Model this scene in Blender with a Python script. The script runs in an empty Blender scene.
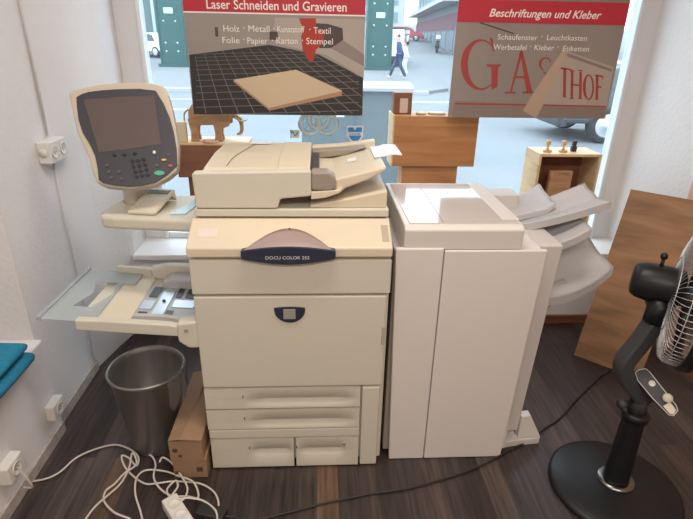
import bpy, bmesh, math, random
from mathutils import Vector, Matrix
random.seed(7)
PI = math.pi
# ---------------------------------------------------------------- camera
F, CX, CY, CH = 513.6, 346.5, 259.5, 1.52
_dn = Vector((-23.5, 1175, F)).normalized()
_dy = Vector((-27.5, -224.5, F)); _dy = (_dy - _dn * _dy.dot(_dn)).normalized()
_dx = _dn.cross(_dy)
if _dx.x < 0: _dx = -_dx
def _ray(px, py):
    v = Vector((px - CX, py - CY, F))
    return Vector((_dx.dot(v), _dy.dot(v), -_dn.dot(v)))
CAM = Vector((0, 0, CH))
def at(px, py, X=None, Y=None, Z=None):
    """survey point: where the sight line meets a plane of the room"""
    r = _ray(px, py)
    t = X / r.x if X is not None else (Y / r.y if Y is not None else (Z - CH) / r.z)
    return CAM + r * t
def on_plane(px, py, p0, n):
    r = _ray(px, py)
    return CAM + r * ((Vector(p0) - CAM).dot(n) / r.dot(n))
cd = bpy.data.cameras.new('camera'); cam = bpy.data.objects.new('camera', cd)
bpy.context.scene.collection.objects.link(cam)
cd.sensor_width = 36; cd.lens = F / 693 * 36; cd.clip_start = .05; cd.clip_end = 600
right = Vector((_dx.x, _dy.x, -_dn.x)); down = Vector((_dx.y, _dy.y, -_dn.y)); fwd = Vector((_dx.z, _dy.z, -_dn.z))
M3 = Matrix((right, -down, -fwd)).transposed()
cam.matrix_world = Matrix.Translation(CAM) @ M3.to_4x4()
bpy.context.scene.camera = cam
# ---------------------------------------------------------------- sky, lights, exposure
sc = bpy.context.scene
sc.view_settings.view_transform = 'Standard'; sc.view_settings.look = 'None'
sc.view_settings.gamma = 1; sc.view_settings.exposure = 0.0; sc.view_settings.use_curve_mapping = False
w = bpy.data.worlds.new('sky'); sc.world = w; w.use_nodes = True
bg = w.node_tree.nodes['Background']; bg.inputs[0].default_value = (.86, .93, 1.0, 1); bg.inputs[1].default_value = 4.9
def area(name, loc, sx, sy, watts, col, rot=(0, 0, 0)):
    l = bpy.data.lights.new(name, 'AREA'); l.shape = 'RECTANGLE'; l.size = sx; l.size_y = sy; l.energy = watts; l.color = col
    o = bpy.data.objects.new(name, l); sc.collection.objects.link(o); o.location = loc; o.rotation_euler = rot
    return o
LIGHTS = [(0.1, 1.15), (-.2, -.9), (.9, -.9)]
for i, (x, y) in enumerate(LIGHTS):
    area('ceiling_lamp_light', (x, y, 2.70), 1.1, .28, 22 if i == 0 else 30, (1.0, .92, .83))
# ---------------------------------------------------------------- materials
MATS = {}
def mat(name, col, rough=.5, metal=0, noise=0, scale=20, bump=0, spec=.5, emis=None, coat=0, stretch=None):
    if name in MATS: return MATS[name]
    m = bpy.data.materials.new(name); m.use_nodes = True; MATS[name] = m
    nt = m.node_tree; b = nt.nodes['Principled BSDF']
    b.inputs['Base Color'].default_value = (*col, 1); b.inputs['Roughness'].default_value = rough
    b.inputs['Metallic'].default_value = metal; b.inputs['Specular IOR Level'].default_value = spec
    b.inputs['Coat Weight'].default_value = coat
    if emis: b.inputs['Emission Color'].default_value = (*emis[0], 1); b.inputs['Emission Strength'].default_value = emis[1]
    if noise or bump:
        tc = nt.nodes.new('ShaderNodeTexCoord'); mp = nt.nodes.new('ShaderNodeMapping'); n = nt.nodes.new('ShaderNodeTexNoise')
        nt.links.new(tc.outputs['Object'], mp.inputs[0]); nt.links.new(mp.outputs[0], n.inputs['Vector'])
        if stretch: mp.inputs['Scale'].default_value = stretch
        n.inputs['Scale'].default_value = scale; n.inputs['Detail'].default_value = 5
        if noise:
            mx = nt.nodes.new('ShaderNodeMix'); mx.data_type = 'RGBA'
            mx.inputs[6].default_value = (*[c * (1 - noise) for c in col], 1); mx.inputs[7].default_value = (*[min(1, c * (1 + noise)) for c in col], 1)
            nt.links.new(n.outputs['Fac'], mx.inputs[0]); nt.links.new(mx.outputs[2], b.inputs['Base Color'])
        if bump:
            bp = nt.nodes.new('ShaderNodeBump'); bp.inputs['Strength'].default_value = bump; bp.inputs['Distance'].default_value = .004
            nt.links.new(n.outputs['Fac'], bp.inputs['Height']); nt.links.new(bp.outputs[0], b.inputs['Normal'])
    return m
def wood(name, c1, c2, scale=3, stretch=(1, 12, 12), rough=.5, bump=.1):
    m = bpy.data.materials.new(name); m.use_nodes = True; MATS[name] = m
    nt = m.node_tree; b = nt.nodes['Principled BSDF']; b.inputs['Roughness'].default_value = rough
    tc = nt.nodes.new('ShaderNodeTexCoord'); mp = nt.nodes.new('ShaderNodeMapping'); mp.inputs['Scale'].default_value = stretch
    n = nt.nodes.new('ShaderNodeTexNoise'); n.inputs['Scale'].default_value = scale; n.inputs['Detail'].default_value = 8; n.inputs['Distortion'].default_value = .6
    cr = nt.nodes.new('ShaderNodeValToRGB'); cr.color_ramp.elements[0].position = .35; cr.color_ramp.elements[1].position = .65
    cr.color_ramp.elements[0].color = (*c1, 1); cr.color_ramp.elements[1].color = (*c2, 1)
    nt.links.new(tc.outputs['Object'], mp.inputs[0]); nt.links.new(mp.outputs[0], n.inputs['Vector'])
    nt.links.new(n.outputs['Fac'], cr.inputs[0]); nt.links.new(cr.outputs[0], b.inputs['Base Color'])
    bp = nt.nodes.new('ShaderNodeBump'); bp.inputs['Strength'].default_value = bump; bp.inputs['Distance'].default_value = .002
    nt.links.new(n.outputs['Fac'], bp.inputs['Height']); nt.links.new(bp.outputs[0], b.inputs['Normal'])
    return m
def floor_mat():
    m = bpy.data.materials.new('dark plank floor'); m.use_nodes = True
    nt = m.node_tree; N = nt.nodes.new; L = nt.links.new; b = nt.nodes['Principled BSDF']
    tc = N('ShaderNodeTexCoord'); mp = N('ShaderNodeMapping'); mp.inputs['Rotation'].default_value = (0, 0, PI / 2)
    br = N('ShaderNodeTexBrick'); br.inputs['Scale'].default_value = 1; br.inputs['Brick Width'].default_value = 1.25
    br.inputs['Row Height'].default_value = .078; br.inputs['Mortar Size'].default_value = .0012; br.offset = .37
    br.inputs['Color1'].default_value = (0, 0, 0, 1); br.inputs['Color2'].default_value = (1, 1, 1, 1); br.inputs['Mortar'].default_value = (.2, .2, .2, 1)
    L(tc.outputs['Object'], mp.inputs[0]); L(mp.outputs[0], br.inputs['Vector'])
    cr = N('ShaderNodeValToRGB'); e = cr.color_ramp.elements
    e[0].position = 0; e[0].color = (.022, .014, .012, 1); e[1].position = 1; e[1].color = (.105, .062, .038, 1)
    for p, c in ((.3, (.042, .032, .030)), (.62, (.034, .025, .024)), (.8, (.064, .047, .042)), (.93, (.055, .040, .035)), (.96, (.10, .06, .036))):
        k = e.new(p); k.color = (*c, 1)
    L(br.outputs['Color'], cr.inputs[0])
    mp2 = N('ShaderNodeMapping'); mp2.inputs['Scale'].default_value = (30, 1.5, 1); n = N('ShaderNodeTexNoise'); n.inputs['Scale'].default_value = 2.5; n.inputs['Detail'].default_value = 8
    L(tc.outputs['Object'], mp2.inputs[0]); L(mp2.outputs[0], n.inputs['Vector'])
    cr2 = N('ShaderNodeValToRGB'); cr2.color_ramp.elements[0].position = .3; cr2.color_ramp.elements[0].color = (.55, .55, .55, 1); cr2.color_ramp.elements[1].position = .7; cr2.color_ramp.elements[1].color = (1.7, 1.65, 1.6, 1)
    L(n.outputs['Fac'], cr2.inputs[0])
    mx = N('ShaderNodeMix'); mx.data_type = 'RGBA'; mx.blend_type = 'MULTIPLY'; mx.inputs[0].default_value = 1
    L(cr.outputs[0], mx.inputs[6]); L(cr2.outputs[0], mx.inputs[7]); L(mx.outputs[2], b.inputs['Base Color'])
    b.inputs['Roughness'].default_value = .36
    bp = N('ShaderNodeBump'); bp.inputs['Strength'].default_value = .15; bp.inputs['Distance'].default_value = .002
    L(n.outputs['Fac'], bp.inputs['Height']); L(bp.outputs[0], b.inputs['Normal'])
    return m
def glassy(name, tint, alpha, rough=.1, spec_col=(1, 1, 1)):
    """thin clear sheet: mostly see-through, partly tinted plastic, with a gloss"""
    m = bpy.data.materials.new(name); m.use_nodes = True; nt = m.node_tree; nt.nodes.clear(); N = nt.nodes.new; L = nt.links.new
    out = N('ShaderNodeOutputMaterial'); tr = N('ShaderNodeBsdfTransparent'); tr.inputs[0].default_value = (*[.6 + .4 * c for c in tint], 1)
    df = N('ShaderNodeBsdfPrincipled'); df.inputs['Base Color'].default_value = (*tint, 1); df.inputs['Roughness'].default_value = rough
    mx = N('ShaderNodeMixShader'); mx.inputs[0].default_value = alpha
    L(tr.outputs[0], mx.inputs[1]); L(df.outputs[0], mx.inputs[2]); L(mx.outputs[0], out.inputs[0])
    MATS[name] = m; return m
wall_m = mat('rough white plaster', (.74, .72, .72), .85, noise=.03, scale=60, bump=.6)
wall_s = mat('smooth white plaster', (.74, .72, .73), .8, noise=.02, scale=15)
sill_m = mat('white painted sill', (.80, .80, .80), .4)
frame_m = mat('white window paint', (.8, .82, .84), .4)
tan_m = mat('tan painted wall', (.62, .40, .27), .8, noise=.03, scale=30, bump=.2)
base_m = wood('reddish skirting', (.15, .06, .035), (.24, .10, .055))
base_l = wood('worn pale skirting', (.38, .33, .29), (.5, .45, .41))
ceil_m = mat('white ceiling', (.8, .79, .77), .9)
beige = mat('beige printer plastic', (.62, .59, .50), .45, noise=.02, scale=90)
beige_top = mat('lamp-tinted beige printer plastic', (.68, .60, .46), .42, noise=.03, scale=8)  # warm lamplight on the top surfaces is put into this beige
greybeige = mat('pale grey finisher plastic', (.69, .65, .615), .45, noise=.015, scale=60)
greybeige2 = mat('grey finisher plastic', (.61, .57, .54), .45)
traygrey = mat('light grey tray plastic', (.50, .495, .505), .5)
dark_p = mat('dark charcoal plastic', (.035, .036, .045), .35)
gap_m = mat('black seam recess', (.02, .018, .015), .8)
navy = mat('dark navy badge', (.028, .034, .06), .3, coat=.3)
lilac = mat('mauve grey handle plastic', (.36, .27, .26), .3)
white_t = mat('white lettering', (.75, .75, .75), .5)
taupe = mat('taupe cover plastic', (.32, .27, .23), .4)
whitep = mat('white plastic', (.72, .70, .66), .4)
steel = mat('galvanised slot metal', (.55, .6, .66), .3, metal=.6)
paper = mat('white paper', (.8, .82, .85), .6)
rubber = mat('black rubber', (.03, .03, .03), .6)
glass = glassy('window glass', (.75, .88, .95), .06, .02)
mirror = mat('glossy cream lid plastic', (.62, .57, .53), .12, coat=.8)
# ---------------------------------------------------------------- mesh helpers
ROOT = {}
def link(o): sc.collection.objects.link(o); return o
def BM(): return bmesh.new()
def box(bm, x0, x1, y0, y1, z0, z1, mi=0, M=None):
    vs = [bm.verts.new(p) for p in ((x0, y0, z0), (x1, y0, z0), (x1, y1, z0), (x0, y1, z0), (x0, y0, z1), (x1, y0, z1), (x1, y1, z1), (x0, y1, z1))]
    if M:
        for v in vs: v.co = M @ v.co
    for f in ((0, 3, 2, 1), (4, 5, 6, 7), (0, 1, 5, 4), (1, 2, 6, 5), (2, 3, 7, 6), (3, 0, 4, 7)):
        bm.faces.new([vs[i] for i in f]).material_index = mi
    return vs
def slab(bm, pts, off, mi=0):
    """closed solid: the outline pts, and the same outline moved by off"""
    off = Vector(off); a = [bm.verts.new(p) for p in pts]; b = [bm.verts.new(Vector(p) + off) for p in pts]; n = len(pts)
    fs = [bm.faces.new(a), bm.faces.new(b[::-1])]
    for i in range(n): fs.append(bm.faces.new((a[i], b[i], b[(i + 1) % n], a[(i + 1) % n])))
    for f in fs: f.material_index = mi
def prof_x(bm, yz, x0, x1, mi=0): slab(bm, [(x0, y, z) for y, z in yz], (x1 - x0, 0, 0), mi)
def prof_y(bm, xz, y0, y1, mi=0): slab(bm, [(x, y0, z) for x, z in xz], (0, y1 - y0, 0), mi)
def prof_z(bm, xy, z0, z1, mi=0): slab(bm, [(x, y, z0) for x, y in xy], (0, 0, z1 - z0), mi)
def lathe(bm, prof, c=(0, 0, 0), seg=40, axis=None, mi=0):
    """spin (radius, height) pairs about an axis through c"""
    c = Vector(c); q = Vector((0, 0, 1)).rotation_difference(Vector(axis).normalized()) if axis is not None else None
    rings = []
    for r, h in prof:
        ring = []
        for i in range(seg):
            a = 2 * PI * i / seg; p = Vector((r * math.cos(a), r * math.sin(a), h))
            if q: p = q @ p
            ring.append(bm.verts.new(c + p))
        rings.append(ring)
    for k in range(len(rings) - 1):
        for i in range(seg):
            j = (i + 1) % seg
            f = bm.faces.new((rings[k][i], rings[k][j], rings[k + 1][j], rings[k + 1][i])); f.smooth = True; f.material_index = mi
    if prof[0] == prof[-1]: return
    for r_, h_, ring in ((prof[0][0], 0, rings[0][::-1]), (prof[-1][0], 0, rings[-1])):
        if r_ > 1e-5: bm.faces.new(ring).material_index = mi
def smooth_path(pts, n=8, closed=False):
    P = [Vector(p) for p in pts]; out = []
    for i in range(len(P) - 1):
        p0 = P[max(i - 1, 0)]; p1 = P[i]; p2 = P[i + 1]; p3 = P[min(i + 2, len(P) - 1)]
        for k in range(n):
            t = k / n
            out.append(.5 * ((2 * p1) + (p2 - p0) * t + (2 * p0 - 5 * p1 + 4 * p2 - p3) * t * t + (3 * p1 - p0 - 3 * p2 + p3) * t ** 3))
    out.append(P[-1]); return out
def tube(bm, pts, r, seg=8, mi=0, closed=False, r2=None):
    P = [Vector(p) for p in pts]; n = len(P); rings = []; up = Vector((0, 0, 1)); prev = None
    for i in range(n):
        if closed: t = P[(i + 1) % n] - P[i - 1]
        else: t = P[min(i + 1, n - 1)] - P[max(i - 1, 0)]
        t.normalize()
        if prev is None:
            u = t.cross(up)
            if u.length < .1: u = t.cross(Vector((1, 0, 0)))
        else: u = prev - t * prev.dot(t)
        u.normalize(); prev = u; v = t.cross(u)
        rr = r if r2 is None else r + (r2 - r) * i / (n - 1)
        rings.append([bm.verts.new(P[i] + (u * math.cos(2 * PI * k / seg) + v * math.sin(2 * PI * k / seg)) * rr) for k in range(seg)])
    rng = range(n) if closed else range(n - 1)
    for i in rng:
        A = rings[i]; B = rings[(i + 1) % n]
        for k in range(seg):
            f = bm.faces.new((A[k], A[(k + 1) % seg], B[(k + 1) % seg], B[k])); f.smooth = True; f.material_index = mi
    if not closed: bm.faces.new(rings[0][::-1]).material_index = mi; bm.faces.new(rings[-1]).material_index = mi
def obj(name, bm, m, parent=None, bevel=0, smooth=False, seg=2):
    """bm is in world metres; the mesh is stored relative to its thing's base"""
    off = Vector(ROOT[parent.name]) if parent else None
    bmesh.ops.recalc_face_normals(bm, faces=bm.faces)
    if off is None:
        lo = [min(v.co[i] for v in bm.verts) for i in range(3)]; hi = [max(v.co[i] for v in bm.verts) for i in range(3)]
        off = Vector(((lo[0] + hi[0]) / 2, (lo[1] + hi[1]) / 2, lo[2])); loc = off
    else: loc = Vector((0, 0, 0))
    bmesh.ops.translate(bm, verts=bm.verts, vec=-off)
    me = bpy.data.meshes.new(name); bm.to_mesh(me); bm.free()
    for k in (m if isinstance(m, (list, tuple)) else [m]): me.materials.append(k)
    if smooth:
        for p in me.polygons: p.use_smooth = True
    o = link(bpy.data.objects.new(name, me)); o.location = loc
    if parent: o.parent = parent
    ROOT[o.name] = tuple(off)
    if bevel:
        b = o.modifiers.new('bevel', 'BEVEL'); b.width = bevel; b.segments = seg; b.limit_method = 'ANGLE'; b.angle_limit = math.radians(35)
    return o
def tag(o, label, cat, group=None):
    o['label'] = label; o['category'] = cat
    if group: o['group'] = group
    return o
def thing(name, loc, label, cat, group=None):
    o = link(bpy.data.objects.new(name, None)); o.empty_display_size = .1; o.location = loc; ROOT[o.name] = tuple(loc)
    return tag(o, label, cat, group)
def struct(name, bm, m, parent=None, bevel=0):
    o = obj(name, bm, m, parent, bevel)
    if not parent: o['kind'] = 'structure'
    return o
def text(name, s, m, parent, origin, size, xdir=(1, 0, 0), zdir=(0, 0, 1), shear=0, align='LEFT', bold=0, fit=None):
    c = bpy.data.curves.new(name, 'FONT'); c.body = s; c.size = size; c.align_x = align; c.shear = shear; c.offset = bold; c.resolution_u = 3
    t = link(bpy.data.objects.new(name, c)); bpy.context.view_layer.update()
    me = bpy.data.meshes.new_from_object(t.evaluated_get(bpy.context.evaluated_depsgraph_get()))
    bpy.data.objects.remove(t); bpy.data.curves.remove(c)
    X = Vector(xdir).normalized(); Zv = Vector(zdir).normalized()
    kx = 1
    if fit:
        xs = [v.co.x for v in me.vertices]; kx = fit / (max(xs) - min(xs))
    base = Vector(origin) - Vector(ROOT[parent.name])
    for v in me.vertices: v.co = base + X * v.co.x * kx + Zv * v.co.y
    me.materials.clear(); me.materials.append(m)
    me.name = name; o = link(bpy.data.objects.new(name, me)); o.parent = parent; ROOT[o.name] = ROOT[parent.name]; return o

# ================================================================ THE ROOM
LX = -1.09; RX = 1.83; WY = 2.55; GY = 2.80; SZ = .44; TOP = 2.75
bm = BM(); box(bm, -1.7, 2.3, -3.2, 2.9, -.08, 0); struct('floor', bm, floor_mat())
bm = BM(); box(bm, -1.7, 2.3, -3.2, 2.9, TOP, TOP + .1); struct('ceiling', bm, ceil_m)
# left wall: ledge, recess, pillar, splayed corner up to the window
bm = BM(); box(bm, -1.55, -1.06, -3.2, 1.73, 0, SZ - .005); struct('wall_left_ledge', bm, wall_s, bevel=.008)
bm = BM(); box(bm, -1.6, -1.45, -3.2, 1.73, SZ - .005, TOP); struct('wall_left_recess', bm, wall_m)
bm = BM(); prof_z(bm, [(-1.6, 1.73), (LX, 1.73), (LX, 2.15), (-1.6, 2.15)], 0, TOP); struct('wall_left', bm, wall_m)
bm = BM(); prof_z(bm, [(-1.6, 2.15), (LX, 2.15), (-1.05, 2.345), (-1.6, 2.345)], 0, TOP); struct('wall_left_corner', bm, wall_s)
bm = BM(); prof_z(bm, [(-1.6, 2.345), (-1.05, 2.345), (-.985, 2.58), (-.99, 2.86), (-1.6, 2.86)], 0, TOP); struct('wall_left_splay', bm, wall_m)
bm = BM(); prof_z(bm, [(RX, 2.38), (1.69, 2.86), (2.2, 2.86), (2.2, 2.38)], 0, TOP); struct('wall_right_splay', bm, wall_m)
bm = BM(); box(bm, RX, RX + .15, -3.2, 2.38, 0, TOP); struct('wall_right', bm, tan_m)
bm = BM(); box(bm, -1.7, 2.3, -3.3, -3.2, 0, TOP); struct('wall_back', bm, wall_m)
bm = BM(); box(bm, -1.02, 1.74, WY, 2.86, 0, SZ - .03); struct('wall_front', bm, wall_s)
bm = BM(); box(bm, -1.02, 1.74, WY, 2.86, 2.45, TOP); struct('wall_front_lintel', bm, wall_s)
# window: frame, sill, panes
win = link(bpy.data.objects.new('window_1', None)); win.location = (.3, GY, SZ); ROOT['window_1'] = (.3, GY, SZ); win['kind'] = 'structure'
bm = BM(); prof_z(bm, [(-.984, WY - .02), (1.765, WY - .02), (1.71, GY + .06), (-.989, GY + .06)], SZ - .03, SZ); obj('window_sill', bm, sill_m, win, .004)
bm = BM()
for a in ((-.876, -.856, SZ, 2.45), (1.600, 1.618, SZ, 2.45)): box(bm, a[0], a[1], GY - .03, GY + .04, a[2], a[3])
box(bm, -.856, 1.600, GY - .02, GY + .04, SZ, SZ + .035); box(bm, -.856, 1.600, GY - .02, GY + .04, 2.40, 2.45)
obj('window_frame', bm, frame_m, win, .004)
for xa, xb in ((-.989, -.876), (1.618, 1.725)):
    bm = BM(); box(bm, xa, xb, GY - .015, GY + .05, SZ, 2.45); obj('side_casing', bm, wall_s, win, .004)
bm = BM(); box(bm, -.856, 1.600, GY + .004, GY + .010, SZ + .035, 2.40); obj('window_pane', bm, glass, win)
# skirting and cable duct
bm = BM(); box(bm, -1.06, -1.048, -3.2, 1.72, 0, .05); struct('baseboard_left', bm, base_l, bevel=.003)
bm = BM(); box(bm, LX, LX + .012, 1.735, 2.15, 0, .05); struct('baseboard_left_far', bm, base_l, bevel=.003)
bm = BM(); box(bm, -.975, 1.75, WY - .012, WY, 0, .05); struct('baseboard_front', bm, base_m)
bm = BM(); slab(bm, [(1.775, 2.55, 0), (RX, 2.38, 0), (RX, 2.38, .05), (1.775, 2.55, .05)], (-.012, -.004, 0)); struct('baseboard_right_splay', bm, base_m)
bm = BM(); box(bm, RX - .012, RX, -3.2, 2.38, 0, .05); struct('baseboard_right', bm, base_m)
bm = BM(); tube(bm, [(LX + .006, 2.135, 1.13), (LX + .006, 2.135, TOP)], .005, 8); struct('trim_1', bm, wall_s)
bm = BM(); tube(bm, smooth_path([(LX + .005, 2.14, 1.02), (LX + .006, 2.13, .8), (LX + .006, 2.145, .5), (LX + .006, 2.13, .05)], 5), .004, 8); struct('trim_2', bm, wall_s)
for x, y in LIGHTS:
    t = thing('ceiling_light', (x, y, 2.70), 'long white ceiling light panel above the shop floor', 'ceiling light', 'ceiling light panels')
    bm = BM(); box(bm, x - .6, x + .6, y - .17, y + .17, 2.715, 2.75); obj('light_housing', bm, whitep, t)
    bm = BM(); box(bm, x - .56, x + .56, y - .14, y + .14, 2.708, 2.715); obj('diffuser', bm, mat('lit diffuser', (1, .9, .75), .6, emis=((1, .86, .7), 3)), t)

# ================================================================ PRINTER
PX0, PX1, PF = -.41, .235, 1.49
pr = thing('multifunction_printer', (-.09, 1.85, 0), 'large beige colour copier and printer standing in the middle, front towards us', 'printer')
bm = BM(); box(bm, PX0 + .008, PX1 - .006, PF + .016, 2.2, .03, .872); obj('body', bm, beige, pr, .004)
bm = BM(); box(bm, PX0 + .02, PX1 - .02, PF + .05, 2.15, .0, .03); obj('base', bm, rubber, pr)
def front(name, x0, x1, z0, z1, bev=.006, par=pr, y0=PF, y1=None, m=beige):
    bm = BM(); box(bm, x0, x1, y0, PF + .018 if y1 is None else y1, z0, z1); return obj(name, bm, m, par, bev)
front('upper_panel', PX0, PX1 - .004, .744, .866, .005)
d = front('front_door', PX0 + .002, PX1 - .014, .377, .737, .005)
bm = BM(); box(bm, PX1 - .0255, PX1 - .0145, PF - .003, PF + .002, .55, .62); obj('door_grip', bm, mat('recess beige', (.42, .38, .3), .5), d, .002)
front('side_strip', PX1 - .084, PX1 - .02, .006, .370, .005)
def drawer(x0, x1, z0, z1, hx0, hx1, hz):
    """front panel with a long scooped finger grip along it"""
    bm = BM(); n = 24; rows = []
    zs = [z0, hz - .022, hz - .012, hz, hz + .006, hz + .016, z1]
    dep = [0, 0, .006, .012, .011, 0, 0]
    xs = [x0] + [hx0 + (hx1 - hx0) * i / n for i in range(n + 1)] + [x1]
    for z, dd in zip(zs, dep):
        row = []
        for i, x in enumerate(xs):
            t = (x - hx0) / (hx1 - hx0); k = max(0, min(1, 4 * t * (1 - t) * 1.6)) if 0 <= t <= 1 else 0
            row.append(bm.verts.new((x, PF + dd * k, z)))
        rows.append(row)
    for a, b in zip(rows, rows[1:]):
        for i in range(len(xs) - 1): bm.faces.new((a[i], a[i + 1], b[i + 1], b[i])).smooth = True
    box(bm, x0, x1, PF + .013, PF + .018, z0, z1)
    for (xa, xb, za, zb) in ((x0, x0 + .0, z0, z1),): pass
    # rims
    slab(bm, [(x0, PF, z1), (x1, PF, z1), (x1, PF + .018, z1), (x0, PF + .018, z1)], (0, 0, -.0008))
    slab(bm, [(x0, PF, z0), (x1, PF, z0), (x1, PF + .018, z0), (x0, PF + .018, z0)], (0, 0, .0008))
    slab(bm, [(x0, PF, z0), (x0, PF, z1), (x0, PF + .018, z1), (x0, PF + .018, z0)], (.0008, 0, 0))
    slab(bm, [(x1, PF, z0), (x1, PF, z1), (x1, PF + .018, z1), (x1, PF + .018, z0)], (-.0008, 0, 0))
    o = obj('paper_drawer', bm, beige, pr)
    m_ = BM(); box(m_, hx0 - .005, hx0 - .002, PF - .001, PF + .001, hz + .012, hz + .024); obj('size_mark', m_, dark_p, o)
    return o
DX1 = PX1 - .090
drawer(PX0 + .002, DX1, .284, .371, -.27, .13, .318)
drawer(PX0 + .002, DX1, .190, .279, -.27, .13, .222)
front('drawer_header', PX0 + .004, DX1, .148, .186, .003)
drawer(PX0 + .005, -.098, .007, .143, -.26, -.10, .083)
o = drawer(-.091, DX1, .007, .143, -.085, .10, .083)
bm = BM(); lathe(bm, [(.006, 0), (.006, .003), (0, .003)], (.09, PF, .112), 16, (0, -1, 0)); obj('lock', bm, mat('grey lock', (.3, .3, .3), .4), o)
# top cover rising to the scanner
bm = BM(); prof_x(bm, [(PF - .004, .876), (PF - .004, .908), (PF + .012, .916), (1.605, .966), (2.2, .966), (2.2, .876)], PX0 - .004, PX1 - .004); obj('top_cover', bm, beige_top, pr, .005)
bm = BM(); box(bm, PX0 + .015, PX1 - .015, 1.615, 2.18, .964, .972); obj('scanner_gap', bm, gap_m, pr)
# badge handle
bm = BM(); n = 24; x0, x1, yb = -.243, .050, PF - .004
lo_ = [(x0, .902)] + [(x0 + (x1 - x0) * i / n, .880 - .020 * math.sin(PI * i / n)) for i in range(n + 1)] + [(x1, .902)]
hi_ = [(x1 - (x1 - x0) * i / n, .907 + .014 * math.sin(PI * i / n)) for i in range(n + 1)]
prof_y(bm, lo_ + hi_, PF - .024, PF + .004); bad = obj('badge', bm, navy, pr, .003)
bm = BM()
a = []; b_ = []
for i in range(n + 1):
    t = i / n; x = x0 + .004 + (x1 - x0 - .008) * t; s = math.sin(PI * t)
    a.append(bm.verts.new((x, PF - .022, .905 + .014 * s)))
    b_.append([bm.verts.new((x, PF - .022 + (.080 * s) * k / 4, .905 + .014 * s + (.010 * s + .026 * s * (k / 4)) * (1 if k else 0) * .9)) for k in range(1, 5)])
for i in range(n):
    col0 = [a[i]] + b_[i]; col1 = [a[i + 1]] + b_[i + 1]
    for k in range(4): bm.faces.new((col0[k], col1[k], col1[k + 1], col0[k + 1])).smooth = True
# closing skirt down into the cover
sk = [(v[-1].co.x, v[-1].co.y, .90) for v in b_]
sv = [bm.verts.new(p) for p in sk]
for i in range(n): bm.faces.new((b_[i][-1], b_[i + 1][-1], sv[i + 1], sv[i]))
obj('handle_cover', bm, lilac, pr)
bm = BM(); lathe(bm, [(.003, 0), (.003, .002), (0, .002)], (-.095, PF + .05, .953), 12); obj('handle_mark', bm, dark_p, pr)
text('badge_lettering', 'DOCU COLOR 252', white_t, bad, (-.168, PF - .0255, .880), .015, fit=.135)
# round brand emblem on the door
bm = BM(); pts = []
for i in range(n + 1):
    t = i / n; pts.append((-.150 + .102 * t, .700 - .004 * (2 * t - 1) ** 2))
for i in range(n + 1):
    a_ = PI * i / n; pts.append((-.099 + .051 * math.cos(a_) * (1 if abs(math.cos(a_)) < .98 else 1), .690 - .050 * math.sin(a_)))
prof_y(bm, pts, PF - .004, PF + .001); em = obj('emblem', bm, navy, d, .0015)
bm = BM(); box(bm, -.120, -.080, PF - .0055, PF - .003, .655, .692); e2 = obj('emblem_plate', bm, mat('emblem silver', (.42, .40, .38), .35, metal=.3), em, .001)
# stickers on the cover
def on_cover(y): return .916 + (y - (PF + .012)) / (1.605 - PF - .012) * .05
bm = BM(); slab(bm, [(-.385, 1.528, on_cover(1.528) + .0004), (-.325, 1.528, on_cover(1.528) + .0004), (-.322, 1.562, on_cover(1.562) + .0004), (-.382, 1.562, on_cover(1.562) + .0004)], (0, 0, .0008))
obj('sticker', bm, mat('pinkish white label', (.72, .62, .58), .5), pr)['label'] = 'small pinkish white label'
bm = BM(); slab(bm, [(.200, 1.51, on_cover(1.51) + .0004), (.222, 1.51, on_cover(1.51) + .0004), (.222, 1.575, on_cover(1.575) + .0004), (.200, 1.575, on_cover(1.575) + .0004)], (0, 0, .0008))
obj('sticker', bm, mat('tan label', (.45, .37, .28), .5), pr)['label'] = 'small tan label on the right edge'
# scanner base and document feeder
SY = 1.605
bm = BM(); box(bm, -.404, .228, SY - .005, 2.15, .972, .998); obj('scanner_base', bm, beige, pr, .004)
bm = BM()
prof_y(bm, [(-.03, .998), (.222, .998), (.222, 1.055), (.19, 1.050), (.10, 1.030), (-.03, 1.006)], SY + .012, 2.12)
obj('output_tray', bm, beige_top, pr, .004)
# feeder body: front skirt + vaulted top with notch
bm = BM()
top = lambda x: 1.116 + .012 * (x + .394) / .36
prof_y(bm, [(-.396, 1.0), (-.400, 1.108), (-.396, 1.117), (-.030, 1.126), (-.026, 1.118), (-.026, 1.042), (-.125, 1.032), (-.136, 1.0)], SY - .006, SY + .03)
obj('feeder_front', bm, beige, pr, .006)
bm = BM()
prof_x(bm, [(SY + .02, 1.0), (SY + .02, 1.114), (SY + .05, 1.122), (1.85, 1.13), (2.08, 1.12), (2.11, 1.10), (2.11, 1.0)], -.372, -.136)
prof_x(bm, [(SY + .02, 1.036), (SY + .02, 1.116), (SY + .05, 1.124), (1.85, 1.134), (2.08, 1.124), (2.11, 1.10), (2.11, 1.036)], -.137, -.030)
prof_y(bm, [(-.396, 1.0), (-.398, 1.060), (-.371, 1.119), (-.371, 1.0)], SY + .03, 2.09)
fd = obj('feeder_cover', bm, beige_top, pr, .005)
bm = BM()
tube(bm, smooth_path([(-.30, 1.66, 1.1255), (-.292, 1.78, 1.129), (-.262, 1.92, 1.131), (-.245, 2.03, 1.126)], 6), .0012, 6); obj('cover_seam', bm, mat('seam brown', (.2, .15, .1), .7), fd)
bm = BM(); box(bm, -.27, -.19, 2.02, 2.06, 1.1262, 1.1275); obj('sticker', bm, paper, fd)
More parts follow.
